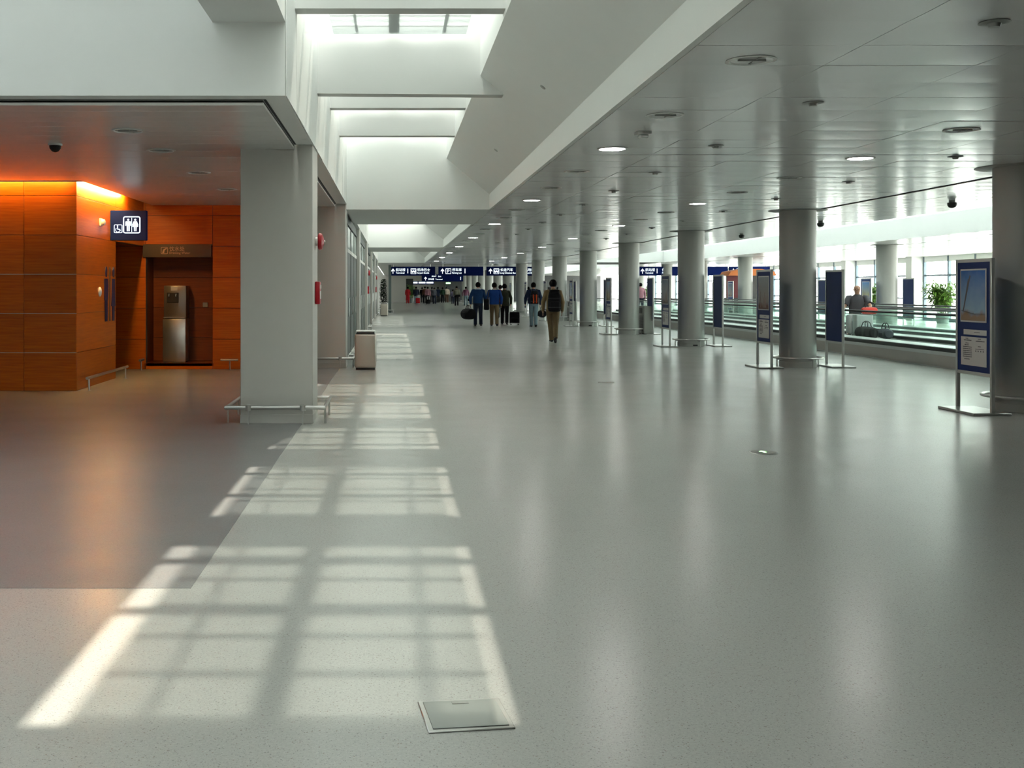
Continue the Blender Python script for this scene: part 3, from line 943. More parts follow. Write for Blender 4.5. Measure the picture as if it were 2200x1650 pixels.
def poster_stand(x, y, rotz, lab, group, pic=None, detail=False):
    t = thing('poster_stand', lab, 'poster stand', (x, y, 0), rotz, group)
    inst('base_plate', sp('base', lambda: MB().box(-0.41, 0.41, -0.24, 0.22, 0, 0.03, bev=0.006, seg=1).mesh('base_plate', M_steel)), t)
    pst = sp('post', lambda: MB().box(-0.02, 0.02, -0.02, 0.02, 0.03, 1.86, bev=0.003, seg=1).mesh('post', M_alu))
    inst('post', pst, t, (-0.385, 0, 0)); inst('post', pst, t, (0.385, 0, 0))
    rl = sp('rail', lambda: MB().box(-0.365, 0.365, -0.018, 0.018, -0.02, 0.02).mesh('cross_rail', M_alu))
    inst('cross_rail', rl, t, (0, 0, 1.84)); inst('cross_rail', rl, t, (0, 0, 0.47))
    bo = inst('board', sp('board', lambda: MB().box(-0.365, 0.365, -0.012, 0.012, 0.49, 1.82).mesh('board', M_navy)), t)
    if pic is not None:
        fr = inst('picture', sp(('pic', pic), lambda: MB().box(-0.29, 0.29, -0.020, -0.0125, 1.09, 1.74, bev=0.002, seg=1).mesh('picture_mount', M_paper)), t)
        inst('photo', sp(('photo', pic), lambda: MB().box(-0.27, 0.27, -0.0225, -0.0205, 1.11, 1.72).mesh('photo', PICS[pic])), fr)
        if pic == 0:
            cr = MB()
            for (a, b, r) in (((-0.22, 1.22), (-0.06, 1.66), 0.012), ((-0.22, 1.22), (-0.10, 1.62), 0.008), ((-0.25, 1.23), (0.05, 1.19), 0.012), ((0.0, 1.19), (0.25, 1.20), 0.008)):
                cr.tube([(a[0], -0.0235, a[1]), (b[0], -0.0235, b[1])], [(r, 0.001)] * 2, seg=4)
            cr.build('crane_print', M_ink, fr)
        else:
            cr = MB()
            rnd = random.Random(pic)
            for q in range(6):
                xx = rnd.uniform(-0.2, 0.2)
                hh = rnd.uniform(0.1, 0.34)
                cr.prism([(xx - 0.02, 1.14), (xx + 0.02, 1.14), (xx + 0.004, 1.14 + hh), (xx - 0.004, 1.14 + hh)], 'y', -0.0240, -0.0226)
            cr.build('towers_print', mat('print_brown', (0.16, 0.09, 0.07, 1), 0.5), fr)
        inst('caption_strip', sp('cap', lambda: MB().box(-0.22, 0.29, -0.018, -0.0125, 0.935, 1.0, bev=0.001, seg=1).mesh('caption_strip', M_paper)), t)
        sh = inst('text_sheet', sp('sheet', lambda: MB().box(-0.28, 0.29, -0.018, -0.0125, 0.56, 0.91, bev=0.001, seg=1).mesh('text_sheet', M_paper)), t)
        def lines():
            mb = MB()
            rnd = random.Random(3)
            def row(x0, x1, z, h):
                x = x0
                while x < x1:
                    w = rnd.uniform(0.006, 0.014)
                    mb.box(x, min(x + w, x1), -0.0195, -0.0182, z, z + h * rnd.uniform(0.7, 1.0))
                    x += w + 0.004
            row(-0.17, -0.11, 0.885, 0.010); row(0.11, 0.17, 0.885, 0.010)
            row(-0.21, -0.04, 0.862, 0.013); row(0.06, 0.25, 0.858, 0.013)
            row(-0.17, -0.10, 0.828, 0.010); row(-0.19, -0.10, 0.805, 0.012)
            for q in range(6):
                row(-0.23, -0.03, 0.782 - q * 0.024, 0.011)
            row(-0.20, -0.08, 0.632, 0.011)
            row(0.11, 0.17, 0.795, 0.010); row(0.05, 0.24, 0.764, 0.008)
            for q in range(4):
                mb.box(0.05 + q * 0.055, 0.068 + q * 0.055, -0.0195, -0.0182, 0.735, 0.75)
            row(0.02, 0.15, 0.965, 0.008)
            return mb.mesh('print_lines', M_ink)
        inst('print_lines', sp('lines', lines), sh)['kind'] = 'stuff'
    return t
for i, y in enumerate(COLY[:8]):
    poster_stand(7.07, y - 0.18, -math.pi / 2, 'navy poster stand with %s left of the round column %s' % (('crane photo', 'hazy towers photo', 'dusk photo', 'field photo')[i % 4], 'at the right edge' if i == 0 else ORD[i] + ' from camera'), 'poster stands left of the near columns', i % 4)
    if i > 0:
        poster_stand(8.48, y - 0.0, math.pi / 2, 'plain navy back of the poster stand right of the round column %s from the camera' % ORD[i], 'poster stands right of the near columns', (i + 1) % 4)
for i in range(2, 7):
    y = 14.55 + 7.37 * i
    poster_stand(16.2, y, -math.pi / 2, 'poster stand with a photo, beyond the walkway, left of far column %s from the camera' % ORD[i], 'poster stands beyond the walkway', (3, 1, 2)[i % 3])
    poster_stand(17.65, y, math.pi / 2, 'plain navy poster stand back, beyond the walkway, right of far column %s from the camera' % ORD[i], 'poster stands beyond the walkway', (i) % 4)

# ================================================================== RESTROOM CORNER OBJECTS
# restroom light box on the wooden wall
t = thing('restroom_sign', 'lit dark blue restroom sign sticking out from the wooden wall', 'sign', (-4.345, 17.6, 2.29))
MB().box(-0.295, 0.295, -0.05, 0.05, 0, 0.49, bev=0.006, seg=1).build('light_box', M_navy2, t)
def rframe(mb, x0, x1, z0, z1, w, y, r):
    def loop(x0, x1, z0, z1, r):
        pts = []
        for (cx, cz, a0) in ((x1 - r, z1 - r, 0), (x0 + r, z1 - r, 90), (x0 + r, z0 + r, 180), (x1 - r, z0 + r, 270)):
            for k in range(5):
                a = math.radians(a0 + 22.5 * k)
                pts.append((cx + r * math.cos(a), cz + r * math.sin(a)))
        return pts
    o, i = loop(x0, x1, z0, z1, r), loop(x0 + w, x1 - w, z0 + w, z1 - w, max(r - w, 0.002))
    n = len(o)
    ov = [mb.bm.verts.new((p[0], y, p[1])) for p in o]
    iv = [mb.bm.verts.new((p[0], y, p[1])) for p in i]
    ov2 = [mb.bm.verts.new((p[0], y + 0.003, p[1])) for p in o]
    iv2 = [mb.bm.verts.new((p[0], y + 0.003, p[1])) for p in i]
    for k in range(n):
        q = (k + 1) % n
        for (a, b) in ((ov, iv), (iv, iv2), (iv2, ov2), (ov2, ov)):
            mb.bm.faces.new((a[k], a[q], b[q], b[k]))
def figure(mb, x, z, h, woman, y, d=0.003):
    # toilet pictogram drawn as flat plates, x centre, z foot
    w = h * 0.16
    def poly(pts):
        mb.prism([(x + p[0] * h, z + p[1] * h) for p in pts], 'y', y, y + d)
    r = 0.085
    poly([(r * math.cos(a * math.pi / 6), 0.90 + r * math.sin(a * math.pi / 6)) for a in range(12)])
    if woman:
        poly([(-0.12, 0.79), (0.12, 0.79), (0.19, 0.44), (0.24, 0.34), (-0.24, 0.34), (-0.19, 0.44)])
        poly([(-0.11, 0.34), (-0.02, 0.34), (-0.02, 0.0), (-0.09, 0.0)])
        poly([(0.02, 0.34), (0.11, 0.34), (0.09, 0.0), (0.02, 0.0)])
        poly([(-0.12, 0.79), (-0.25, 0.46), (-0.20, 0.44), (-0.08, 0.76)])
        poly([(0.12, 0.79), (0.08, 0.76), (0.20, 0.44), (0.25, 0.46)])
    else:
        poly([(-0.15, 0.79), (0.15, 0.79), (0.13, 0.42), (-0.13, 0.42)])
        poly([(-0.12, 0.42), (-0.015, 0.42), (-0.015, 0.0), (-0.11, 0.0)])
        poly([(0.015, 0.42), (0.12, 0.42), (0.11, 0.0), (0.015, 0.0)])
        poly([(-0.15, 0.79), (-0.22, 0.74), (-0.22, 0.42), (-0.16, 0.42)])
        poly([(0.15, 0.79), (0.16, 0.42), (0.22, 0.42), (0.22, 0.74)])
mb = MB()
rframe(mb, -0.085, 0.20, 0.115, 0.395, 0.018, -0.054, 0.035)
figure(mb, 0.0, 0.15, 0.21, False, -0.054)
figure(mb, 0.115, 0.15, 0.21, True, -0.054)
mb.box(0.054, 0.061, -0.054, -0.051, 0.14, 0.37)
mb.build('restroom_symbol', M_lit, t)
mb = MB()
rframe(mb, -0.235, -0.095, 0.12, 0.26, 0.011, -0.054, 0.022)
mb.lathe([(0.011, 0), (0.011, 0.003)], seg=10)   # head
mb.bm.verts.ensure_lookup_table()
for v in mb.bm.verts[-20:]:
    v.co = Vector((-0.175 + v.co.x, -0.054 + v.co.z, 0.238 + v.co.y))
mb.prism([(-0.182, 0.225), (-0.168, 0.225), (-0.165, 0.19), (-0.135, 0.187), (-0.122, 0.155), (-0.135, 0.152), (-0.146, 0.175), (-0.180, 0.178)], 'y', -0.054, -0.051)
wl = [(-0.172 + 0.036 * math.cos(math.radians(a)), -0.0525, 0.172 + 0.036 * math.sin(math.radians(a))) for a in range(130, 361, 23)]
mb.tube(wl, 0.005, seg=5)
mb.build('wheelchair_symbol', M_lit, t)
MB().box(-0.30, -0.29, -0.06, 0.06, 0.08, 0.42).build('wall_bracket', M_dark, t)
# tall blue figures on the wooden wall
def tall_fig(yc, woman, lab):
    mb = MB()
    h = 0.89
    def poly(pts):
        mb.prism([(p[0], p[1]) for p in pts], 'x', 0.0, 0.012)
    poly([(0.045 * math.cos(a * math.pi / 8), 0.80 + 0.085 * math.sin(a * math.pi / 8)) for a in range(16)])
    if woman:
        poly([(-0.07, 0.69), (0.07, 0.69), (0.11, 0.30), (0.12, 0.24), (-0.12, 0.24), (-0.11, 0.30)])
        poly([(-0.06, 0.24), (-0.008, 0.24), (-0.008, 0.0), (-0.05, 0.0)])
        poly([(0.008, 0.24), (0.06, 0.24), (0.05, 0.0), (0.008, 0.0)])
    else:
        poly([(-0.10, 0.69), (0.10, 0.69), (0.11, 0.64), (0.10, 0.34), (-0.10, 0.34), (-0.11, 0.64)])
        poly([(-0.075, 0.34), (-0.008, 0.34), (-0.008, 0.0), (-0.065, 0.0)])
        poly([(0.008, 0.34), (0.075, 0.34), (0.065, 0.0), (0.008, 0.0)])
    o = mb.build('toilet_figure', mat('figure_blue', (0.012, 0.02, 0.10, 1), 0.35), None, (XSIDE + 0.001, yc, 0.97))
    tag(o, lab, 'sign', 'blue figures on the wooden wall')
tall_fig(17.28, False, 'tall blue man figure plate on the wooden wall')
tall_fig(17.72, True, 'tall blue woman figure plate on the wooden wall')
o = MB().box(0, 0.012, -0.014, 0.014, 0, 0.88).build('figure_divider', M_dark, None, (XSIDE + 0.001, 17.5, 0.97))
tag(o, 'thin dark divider bar between the blue toilet figures', 'sign')
o = MB().lathe([(0.075, 0), (0.075, 0.012), (0.06, 0.022)], seg=24).build('wall_disc', M_white, None, (XSIDE + 0.001, 16.9, 1.45), M=Matrix.Rotation(math.radians(90), 4, 'Y'))
tag(o, 'round white wall disc left of the blue toilet figures', 'switch')
t = thing('wall_sounder', 'small white sounder box high on the wooden wall near the restroom sign', 'alarm', (XSIDE + 0.001, 16.94, 2.55))
MB().box(0, 0.03, -0.06, 0.06, -0.06, 0.06, bev=0.008).build('base', M_white, t)
MB().lathe([(0.05, 0.03), (0.045, 0.07), (0.02, 0.085)], seg=16).build('cover', M_white, t, M=Matrix.Rotation(math.radians(90), 4, 'Y'))
# drinking water header
t = thing('water_header_sign', 'dark brown drinking water header sign above the niche', 'sign', (-4.0, 19.895, 2.08))
MB().box(-0.65, 0.62, -0.04, 0.0, 0, 0.24, bev=0.003, seg=1).build('board', mat('brown_board', (0.045, 0.03, 0.022, 1), 0.4), t)
M_tan = mat('tan_print', (0.50, 0.32, 0.20, 1), 0.5)
mb = MB()
rframe(mb, -0.31, -0.18, 0.06, 0.19, 0.010, -0.044, 0.02)
mb.prism([(-0.285, 0.08), (-0.25, 0.08), (-0.24, 0.13), (-0.20, 0.16), (-0.205, 0.175), (-0.26, 0.15), (-0.275, 0.12)], 'y', -0.044, -0.041)
mb.build('tap_symbol', M_tan, t)
lettering('饮水处', 0.095, (-0.155, -0.042, 0.150), FACE_NEG_Y, M_tan, t)
lettering('Drinking Water', 0.06, (-0.155, -0.042, 0.080), FACE_NEG_Y, M_tan, t)
# water dispenser in the niche
t = thing('water_dispenser', 'steel drinking water dispenser standing in the wooden niche', 'water dispenser', (-4.115, 20.10, 0.114))
MB().box(-0.215, 0.215, 0.0, 0.38, 0.01, 0.82, bev=0.012).build('lower_cabinet', M_steel, t)
MB().box(-0.20, 0.20, 0.01, 0.37, 0.0, 0.03).build('plinth', M_black, t)
M_disp = mat('dispenser_dark_steel', (0.22, 0.20, 0.18, 1), 0.3, metal=0.6)
MB().box(-0.205, 0.215, 0.05, 0.38, 0.82, 1.44, bev=0.01).build('upper_body', M_disp, t)
MB().box(-0.145, 0.075, 0.035, 0.055, 1.12, 1.31, bev=0.004, seg=1).build('dispensing_recess', M_black, t)
MB().box(-0.20, 0.20, -0.02, 0.06, 0.83, 0.855, bev=0.004, seg=1).build('drip_tray', M_steel, t)
MB().box(-0.07, 0.05, 0.04, 0.052, 1.345, 1.425).build('notice_sticker', M_paper, t)
for x in (-0.10, 0.03):
    MB().tube([(x, 0.05, 1.28), (x, 0.0, 1.28), (x, -0.005, 1.24)], 0.012, seg=8).build('tap', M_steel, t)
o = MB().box(-0.05, 0.05, -0.015, 0, -0.045, 0.045, bev=0.004, seg=1).build('wall_socket', M_grille, None, (-3.6, 20.515, 1.19))
tag(o, 'small grey wall socket right of the water dispenser', 'socket')
# low tube rails at the wooden walls
def wall_rail(name, lab, pts, posts):
    t = thing(name, lab, 'rail', (0, 0, 0), 0, 'low rails at the wooden walls')
    MB().tube(pts, 0.022, seg=10).build('rail', M_steel, t)
    for (x, y) in posts:
        MB().tube([(x, y, 0), (x, y, 0.19)], 0.013, seg=8).lathe([(0.035, 0), (0.035, 0.006)], (x, y, 0), 12).build('post', M_steel, t)
wall_rail('wall_rail', 'low steel tube rail along the wooden wall under the blue figures', [(-4.47, 15.62, 0.19), (-4.47, 18.0, 0.19)], [(-4.47, 15.72), (-4.47, 17.85)])
wall_rail('wall_rail', 'short low steel rail by the back wooden wall left of the near pillar', [(-3.17, 19.65, 0.19), (-2.85, 19.65, 0.19)], [(-3.0, 19.65)])
wall_rail('wall_rail', 'short low steel rail at the left edge of the water niche', [(-4.62, 19.5, 0.19), (-4.62, 19.8, 0.19)], [(-4.62, 19.62)])

# ================================================================== BINS, CABINETS, FLOOR PLATES
def bin_(x, y, lab):
    t = thing('waste_bin', lab, 'bin', (x, y, 0), 0, 'beige waste bins')
    MB().box(-0.175, 0.175, -0.175, 0.175, 0, 0.04).build('plinth', M_black, t)
    MB().box(-0.197, 0.197, -0.197, 0.197, 0.04, 0.66, bev=0.035, seg=3).build('body', M_bin, t)
    MB().box(-0.18, 0.18, -0.18, 0.18, 0.655, 0.69, bev=0.02).build('top_tray', M_black, t)
    MB().tube([(-0.17, -0.17, 0.715), (0.17, -0.17, 0.715), (0.17, 0.17, 0.715), (-0.17, 0.17, 0.715)], 0.012, seg=6, closed=True).build('rim', M_steel, t)
    for sx in (-0.17, 0.17):
        for sy in (-0.17, 0.17):
            MB().tube([(sx, sy, 0.67), (sx, sy, 0.715)], 0.008, seg=6).build('rim_stud', M_steel, t)
bin_(-0.515, 19.9, 'beige steel waste bin with black top beside the second pillar')
bin_(-0.50, 58.3, 'small beige steel waste bin far down the left side under the tall plant')
def cabinet(x, y, lab):
    t = thing('floor_cabinet', lab, 'cabinet', (x, y, 0), 0, 'grey cabinets beside columns')
    M_cab = mat('cabinet_grey', (0.44, 0.46, 0.42, 1), 0.5)
    MB().box(-0.16, 0.16, -0.5, 0.5, 0.03, 0.92, bev=0.008).build('housing', M_cab, t)
    MB().box(-0.14, 0.14, -0.47, 0.47, 0, 0.03).build('plinth', M_dark, t)
    MB().box(-0.168, -0.16, -0.42, 0.42, 0.10, 0.62).build('louvre_panel', M_grille, t)
    sl = MB().box(-0.176, -0.168, -0.40, 0.40, 0, 0.012).mesh('slat', M_dark)
    for i in range(12):
        inst('slat', sl, t, (0, 0, 0.13 + i * 0.038))
    MB().box(-0.168, -0.16, -0.18, 0.18, 0.68, 0.86).build('control_panel', M_dark, t)
cabinet(8.38, 35.55, 'grey louvred cabinet right of the fourth round column')
cabinet(8.38, 50.2, 'grey louvred cabinet right of the sixth round column, half hidden')
t = thing('floor_box', 'square metal floor socket box set in the floor at the bottom of the photo', 'floor box', (0.252, 3.76, 0), 0.12)
MB().box(-0.15, 0.15, -0.135, 0.135, 0, 0.006, bev=0.003, seg=1).build('rim', M_steel, t)
MB().box(-0.132, 0.132, -0.115, 0.118, 0.006, 0.009, bev=0.001, seg=1).build('lid', mat('lid_grey', (0.33, 0.35, 0.33, 1), 0.35, metal=0.3), t)
MB().box(-0.03, 0.03, 0.085, 0.108, 0.009, 0.0105).build('lid_handle', M_grille, t)
def floor_disc(x, y, r, lab, green):
    t = thing('floor_disc', lab, 'floor marker', (x, y, 0), 0, 'round floor markers')
    MB().lathe([(r, 0), (r * 0.97, 0.004), (r * 0.86, 0.005)], seg=28).build('rim', M_steel, t)
    MB().lathe([(r * 0.85, 0.005), (r * 0.85, 0.0058)], seg=28).build('plate', M_grille, t)
    if green:
        s = r * 0.6
        MB().prism([(-0.15 * s, -s * 0.8), (0.15 * s, -s * 0.8), (0.15 * s, 0.1 * s), (0.5 * s, 0.1 * s), (0, 0.85 * s), (-0.5 * s, 0.1 * s), (-0.15 * s, 0.1 * s)], 'z', 0.006, 0.007).build('arrow', M_litg, t)
floor_disc(3.387, 9.8, 0.13, 'round floor marker with a lit green arrow on the open floor', True)
floor_disc(3.40, 17.1, 0.13, 'round steel floor marker on the open floor beyond the green one', False)
floor_disc(0.217, 22.7, 0.16, 'round steel floor marker near the bin', False)

# ================================================================== OVERHEAD SIGNS
def arrow(mb, x, z, h, y):
    mb.prism([(x - 0.06 * h, z), (x + 0.06 * h, z), (x + 0.06 * h, z + 0.62 * h), (x + 0.28 * h, z + 0.42 * h), (x + 0.36 * h, z + 0.52 * h), (x, z + h), (x - 0.36 * h, z + 0.52 * h), (x - 0.28 * h, z + 0.42 * h), (x - 0.06 * h, z + 0.62 * h)], 'y', y, y + 0.004)
def bus(mb, x, z, h, y):
    rframe(mb, x, x + h, z, z + h, h * 0.07, y, h * 0.1)
    mb.box(x + 0.14 * h, x + 0.86 * h, y, y + 0.004, z + 0.30 * h, z + 0.52 * h)
    mb.box(x + 0.14 * h, x + 0.86 * h, y, y + 0.004, z + 0.72 * h, z + 0.80 * h)
    for q in (0.2, 0.68):
        mb.box(x + q * h, x + (q + 0.14) * h, y, y + 0.004, z + 0.2 * h, z + 0.30 * h)
    for q in (0.14, 0.5, 0.82):
        mb.box(x + q * h, x + (q + 0.05) * h, y, y + 0.004, z + 0.52 * h, z + 0.72 * h)
def hang_sign(x0, x1, y, z0, z1, lab, build, group='overhead direction signs'):
    t = thing('direction_sign', lab, 'sign', ((x0 + x1) / 2, y, z0), 0, group)
    w, h = (x1 - x0) / 2, z1 - z0
    MB().box(-w, w, -0.06, 0.06, 0, h, bev=0.006, seg=1).build('light_box', M_navy2, t)
    for s in (-0.8, 0.8):
        MB().tube([(w * s, 0, h), (w * s, 0, ZC - z0)], 0.02, seg=8).build('hanger', M_alu, t)
    build(t, -w, h)
    return t
SY = 66.0
def s1(t, l, h):
    mb = MB(); arrow(mb, l + 0.27, 0.12, 0.32, -0.066); bus(mb, l + 1.36, 0.10, 0.34, -0.066)
    mb.build('symbol', M_lit, t)
    lettering('航站楼', 0.20, (l + 0.44, -0.064, 0.345), FACE_NEG_Y, M_lit, t, sx=1.0)
    lettering('Terminal', 0.15, (l + 0.44, -0.064, 0.16), FACE_NEG_Y, M_lit, t)
    lettering('1', 0.42, (l + 1.08, -0.064, 0.27), FACE_NEG_Y, M_lit, t)
    lettering('机场巴士', 0.20, (l + 1.76, -0.064, 0.345), FACE_NEG_Y, M_lit, t)
    lettering('Airport Shuttle', 0.15, (l + 1.76, -0.064, 0.16), FACE_NEG_Y, M_lit, t, sx=0.8)
hang_sign(-0.29, 2.58, SY, 2.3, 2.85, 'long blue overhead sign reading Terminal 1 and an airport bus', s1)
def s2(t, l, h):
    mb = MB(); arrow(mb, l + 0.25, 0.12, 0.32, -0.066); rframe(mb, l + 0.44, l + 0.78, 0.10, 0.44, 0.03, -0.066, 0.03)
    mb.build('symbol', M_lit, t)
    lettering('P', 0.30, (l + 0.53, -0.064, 0.265), FACE_NEG_Y, M_lit, t)
    lettering('停车库', 0.20, (l + 0.84, -0.064, 0.345), FACE_NEG_Y, M_lit, t)
    lettering('Parking Lot', 0.15, (l + 0.84, -0.064, 0.16), FACE_NEG_Y, M_lit, t, sx=0.85)
    lettering('1', 0.42, (l + 1.53, -0.064, 0.27), FACE_NEG_Y, M_lit, t)
hang_sign(2.78, 5.54, SY, 2.3, 2.85, 'blue overhead sign with a boxed P and Parking Lot 1', s2)
def s3(t, l, h):
    mb = MB(); arrow(mb, l + 0.25, 0.12, 0.32, -0.066); bus(mb, l + 0.44, 0.10, 0.34, -0.066)
    mb.build('symbol', M_lit, t)
    lettering('长途汽车', 0.20, (l + 0.84, -0.064, 0.345), FACE_NEG_Y, M_lit, t)
    lettering('Long Distance Bus', 0.15, (l + 0.84, -0.064, 0.16), FACE_NEG_Y, M_lit, t, sx=0.85)
    lettering('机场巴士', 0.20, (l + 2.35, -0.064, 0.345), FACE_NEG_Y, M_lit, t)
    lettering('Airport Shuttle', 0.15, (l + 2.35, -0.064, 0.16), FACE_NEG_Y, M_lit, t, sx=0.7)
hang_sign(5.74, 9.0, SY, 2.3, 2.85, 'blue overhead sign with a bus and Long Distance Bus, behind the round columns', s3)
def s4(t, l, h):
    mb = MB(); arrow(mb, l + 0.25, 0.12, 0.32, -0.066)
    mb.build('symbol', M_lit, t)
    lettering('航站楼', 0.20, (l + 0.42, -0.064, 0.345), FACE_NEG_Y, M_lit, t)
    lettering('Terminal', 0.15, (l + 0.42, -0.064, 0.16), FACE_NEG_Y, M_lit, t, sx=0.9)
    lettering('1', 0.42, (l + 1.04, -0.064, 0.27), FACE_NEG_Y, M_lit, t)
    lettering('停车库', 0.20, (l + 1.45, -0.064, 0.345), FACE_NEG_Y, M_lit, t)
    lettering('Parking', 0.15, (l + 1.45, -0.064, 0.16), FACE_NEG_Y, M_lit, t, sx=0.9)
hang_sign(15.1, 17.9, SY, 2.3, 2.85, 'blue overhead sign reading Terminal 1 beyond the walkway', s4)
hang_sign(19.3, 20.6, SY, 2.3, 2.85, 'plain blue overhead sign box beyond the walkway', lambda t, l, h: None)
def s6(t, l, h):
    mb = MB(); arrow(mb, l + 0.25, 0.12, 0.32, -0.066); bus(mb, l + 0.44, 0.10, 0.34, -0.066)
    mb.build('symbol', M_lit, t)
hang_sign(20.7, 23.2, SY, 2.3, 2.85, 'blue overhead sign with an arrow and a bus beyond the walkway', s6)
def s7(t, l, h):
    mb = MB(); arrow(mb, l + 0.35, 0.10, 0.34, -0.066)
    mb.build('symbol', M_lit, t)
    lettering('出口', 0.22, (l + 0.9, -0.064, 0.50), FACE_NEG_Y, M_lit, t)
    lettering('Exit', 0.18, (l + 1.5, -0.064, 0.46), FACE_NEG_Y, M_lit, t)
    lettering('航站楼', 0.18, (l + 0.6, -0.064, 0.20), FACE_NEG_Y, M_lit, t)
    lettering('Terminal', 0.18, (l + 1.25, -0.064, 0.19), FACE_NEG_Y, M_lit, t)
    lettering('1', 0.42, (l + 3.45, -0.064, 0.26), FACE_NEG_Y, M_lit, t)
hang_sign(2.6, 6.4, 98.0, 2.15, 2.80, 'smaller blue two-line overhead sign seen under the first ones', s7)
t = hang_sign(2.1, 4.4, 115.0, 1.95, 2.3, 'farthest low lit overhead sign above the crowd', lambda t, l, h: MB().box(l + 0.05, l + 0.5, -0.066, -0.062, 0.1, 0.27).box(l + 0.62, l + 1.35, -0.066, -0.062, 0.1, 0.27).box(l + 1.45, l + 2.2, -0.066, -0.062, 0.1, 0.27).build('lit_panel', M_lit, t))
t = thing('exit_light', 'small lit green exit light far down the hall', 'sign', (5.9, 115, 2.0))
MB().box(-0.25, 0.25, -0.04, 0.04, 0, 0.16, bev=0.004, seg=1).build('lens', M_litg, t)
MB().tube([(0, 0, 0.16), (0, 0, 1.0)], 0.015).build('hanger', M_alu, t)
t = thing('sign_post', 'tall grey green post under the left end of the Terminal sign', 'post', (-0.21, 65.8, 0))
MB().box(-0.085, 0.085, -0.06, 0.06, 0.0, 2.95, bev=0.004, seg=1).build('shaft', mat('post_green', (0.14, 0.19, 0.19, 1), 0.4), t)
MB().box(-0.16, 0.16, -0.14, 0.14, 0, 0.02).build('foot_plate', M_steel, t)
MB().tube([(-0.14, -0.2, 0.18), (0.26, -0.2, 0.18)], 0.03).tube([(0.2, -0.2, 0), (0.2, -0.2, 0.18)], 0.015).build('guard_bar', M_steel, t)

# ================================================================== PLANTS
M_leaf = mat('leaf_green', (0.17, 0.33, 0.06, 1), 0.45, var=0.35, scale=9)
M_leafd = mat('leaf_dark', (0.008, 0.016, 0.008, 1), 0.9, spec=0.08, var=0.3)
M_pot = mat('pot_grey', (0.20, 0.22, 0.21, 1), 0.4)
def leaf(mb, base, d, L, w, droop, mi=0):
    d = Vector(d).normalized()
    side = d.cross(Vector((0, 0, 1)))
    if side.length < 0.1:
        side = Vector((1, 0, 0))
    side.normalize()
    pts = []
    for k in range(4):
        f = k / 3
        c = Vector(base) + d * (L * f) - Vector((0, 0, droop * L * f * f))
        ww = w * (0.25, 1.0, 0.75, 0.04)[k]
        pts.append((c - side * ww / 2, c + Vector((0, 0, -0.004)), c + side * ww / 2))
    vs = [[mb.bm.verts.new(p) for p in r] for r in pts]
    for k in range(3):
        for q in range(2):
            f = mb.bm.faces.new((vs[k][q], vs[k][q + 1], vs[k + 1][q + 1], vs[k + 1][q]))
            f.material_index = mi
def palm(x, y, h, r, lab, m, seed, potr=0.27, poth=0.5, nstem=13):
    rnd = random.Random(seed)
    t = thing('potted_palm', lab, 'potted plant', (x, y, 0), 0, 'potted plants by the windows')
    MB().lathe([(potr * 0.75, 0), (potr, poth), (potr * 0.92, poth), (potr * 0.88, poth - 0.05)], seg=20).build('pot', M_pot, t)
    MB().lathe([(potr * 0.9, poth - 0.06), (0.02, poth - 0.045)], seg=16).build('soil', mat('soil', (0.03, 0.02, 0.012, 1), 0.9), t)
    stems, leaves = MB(), MB()
    for i in range(nstem):
        a = rnd.uniform(0, 2 * math.pi)
        b = rnd.uniform(0.02, potr * 0.6)
        top = rnd.uniform(0.65, 1.0)
        p0 = Vector((b * math.cos(a), b * math.sin(a), poth - 0.05))
        out = rnd.uniform(0.02, 0.6) * r
        p1 = p0 + Vector((math.cos(a) * out * 0.4, math.sin(a) * out * 0.4, (h - poth) * top * 0.6))
        p2 = p0 + Vector((math.cos(a) * out, math.sin(a) * out, (h - poth) * top))
        stems.tube([p0, p1, p2], [0.012, 0.010, 0.005], seg=5)
        for k in range(44):
            f = rnd.uniform(0.28, 1.0)
            q = p0.lerp(p1, f / 0.6) if f < 0.6 else p1.lerp(p2, (f - 0.6) / 0.4)
            az = rnd.uniform(0, 2 * math.pi)
            leaf(leaves, q, (math.cos(az), math.sin(az), rnd.uniform(-0.1, 0.8)), rnd.uniform(0.24, 0.42), rnd.uniform(0.06, 0.10), rnd.uniform(0.2, 0.8))
    stems.build('stems', mat('cane_green', (0.16, 0.22, 0.05, 1), 0.5), t)
    o = leaves.build('foliage', m, t)
    o['kind'] = 'stuff'
palm(23.6, 46.0, 1.95, 1.35, 'bushy potted bamboo palm in front of the bright windows left of the crane poster', M_leaf, 1, 0.3, 0.45, 34)
palm(23.2, 51.6, 1.95, 0.6, 'slim potted palm near the windows behind the man on the walkway', M_leaf, 2, 0.22, 0.45, 10)
palm(21.6, 92.0, 1.9, 0.7, 'far potted palm beyond the walkway seen between columns', M_leaf, 4, 0.26, 0.45, 10)
palm(1.9, 112.0, 2.0, 0.6, 'potted green plant at the far end behind the red coat', M_leaf, 5, 0.26, 0.5, 10)
t = thing('dark_conifer', 'tall dark clipped conifer behind the far waste bin', 'plant', (-0.55, 59.6, 0))
MB().lathe([(0.17, 0), (0.2, 0.35), (0.17, 0.34)], seg=16).build('pot', M_pot, t)
mb = MB()
rnd = random.Random(11)
for i in range(900):
    z = rnd.uniform(0.3, 1.98)
    rr = 0.23 * (1 - ((z - 1.0) / 1.15) ** 4) * rnd.uniform(0.6, 1.05)
    a = rnd.uniform(0, 2 * math.pi)
    leaf(mb, (rr * 0.7 * math.cos(a), rr * 0.7 * math.sin(a), z), (math.cos(a), math.sin(a), 0.9), 0.11, 0.035, 0.1)
MB().tube([(0, 0, 0.3), (0, 0, 1.9)], [0.03, 0.008], seg=6).build('stem', M_dark, t)
o = mb.build('foliage', M_leafd, t)
o['kind'] = 'stuff'

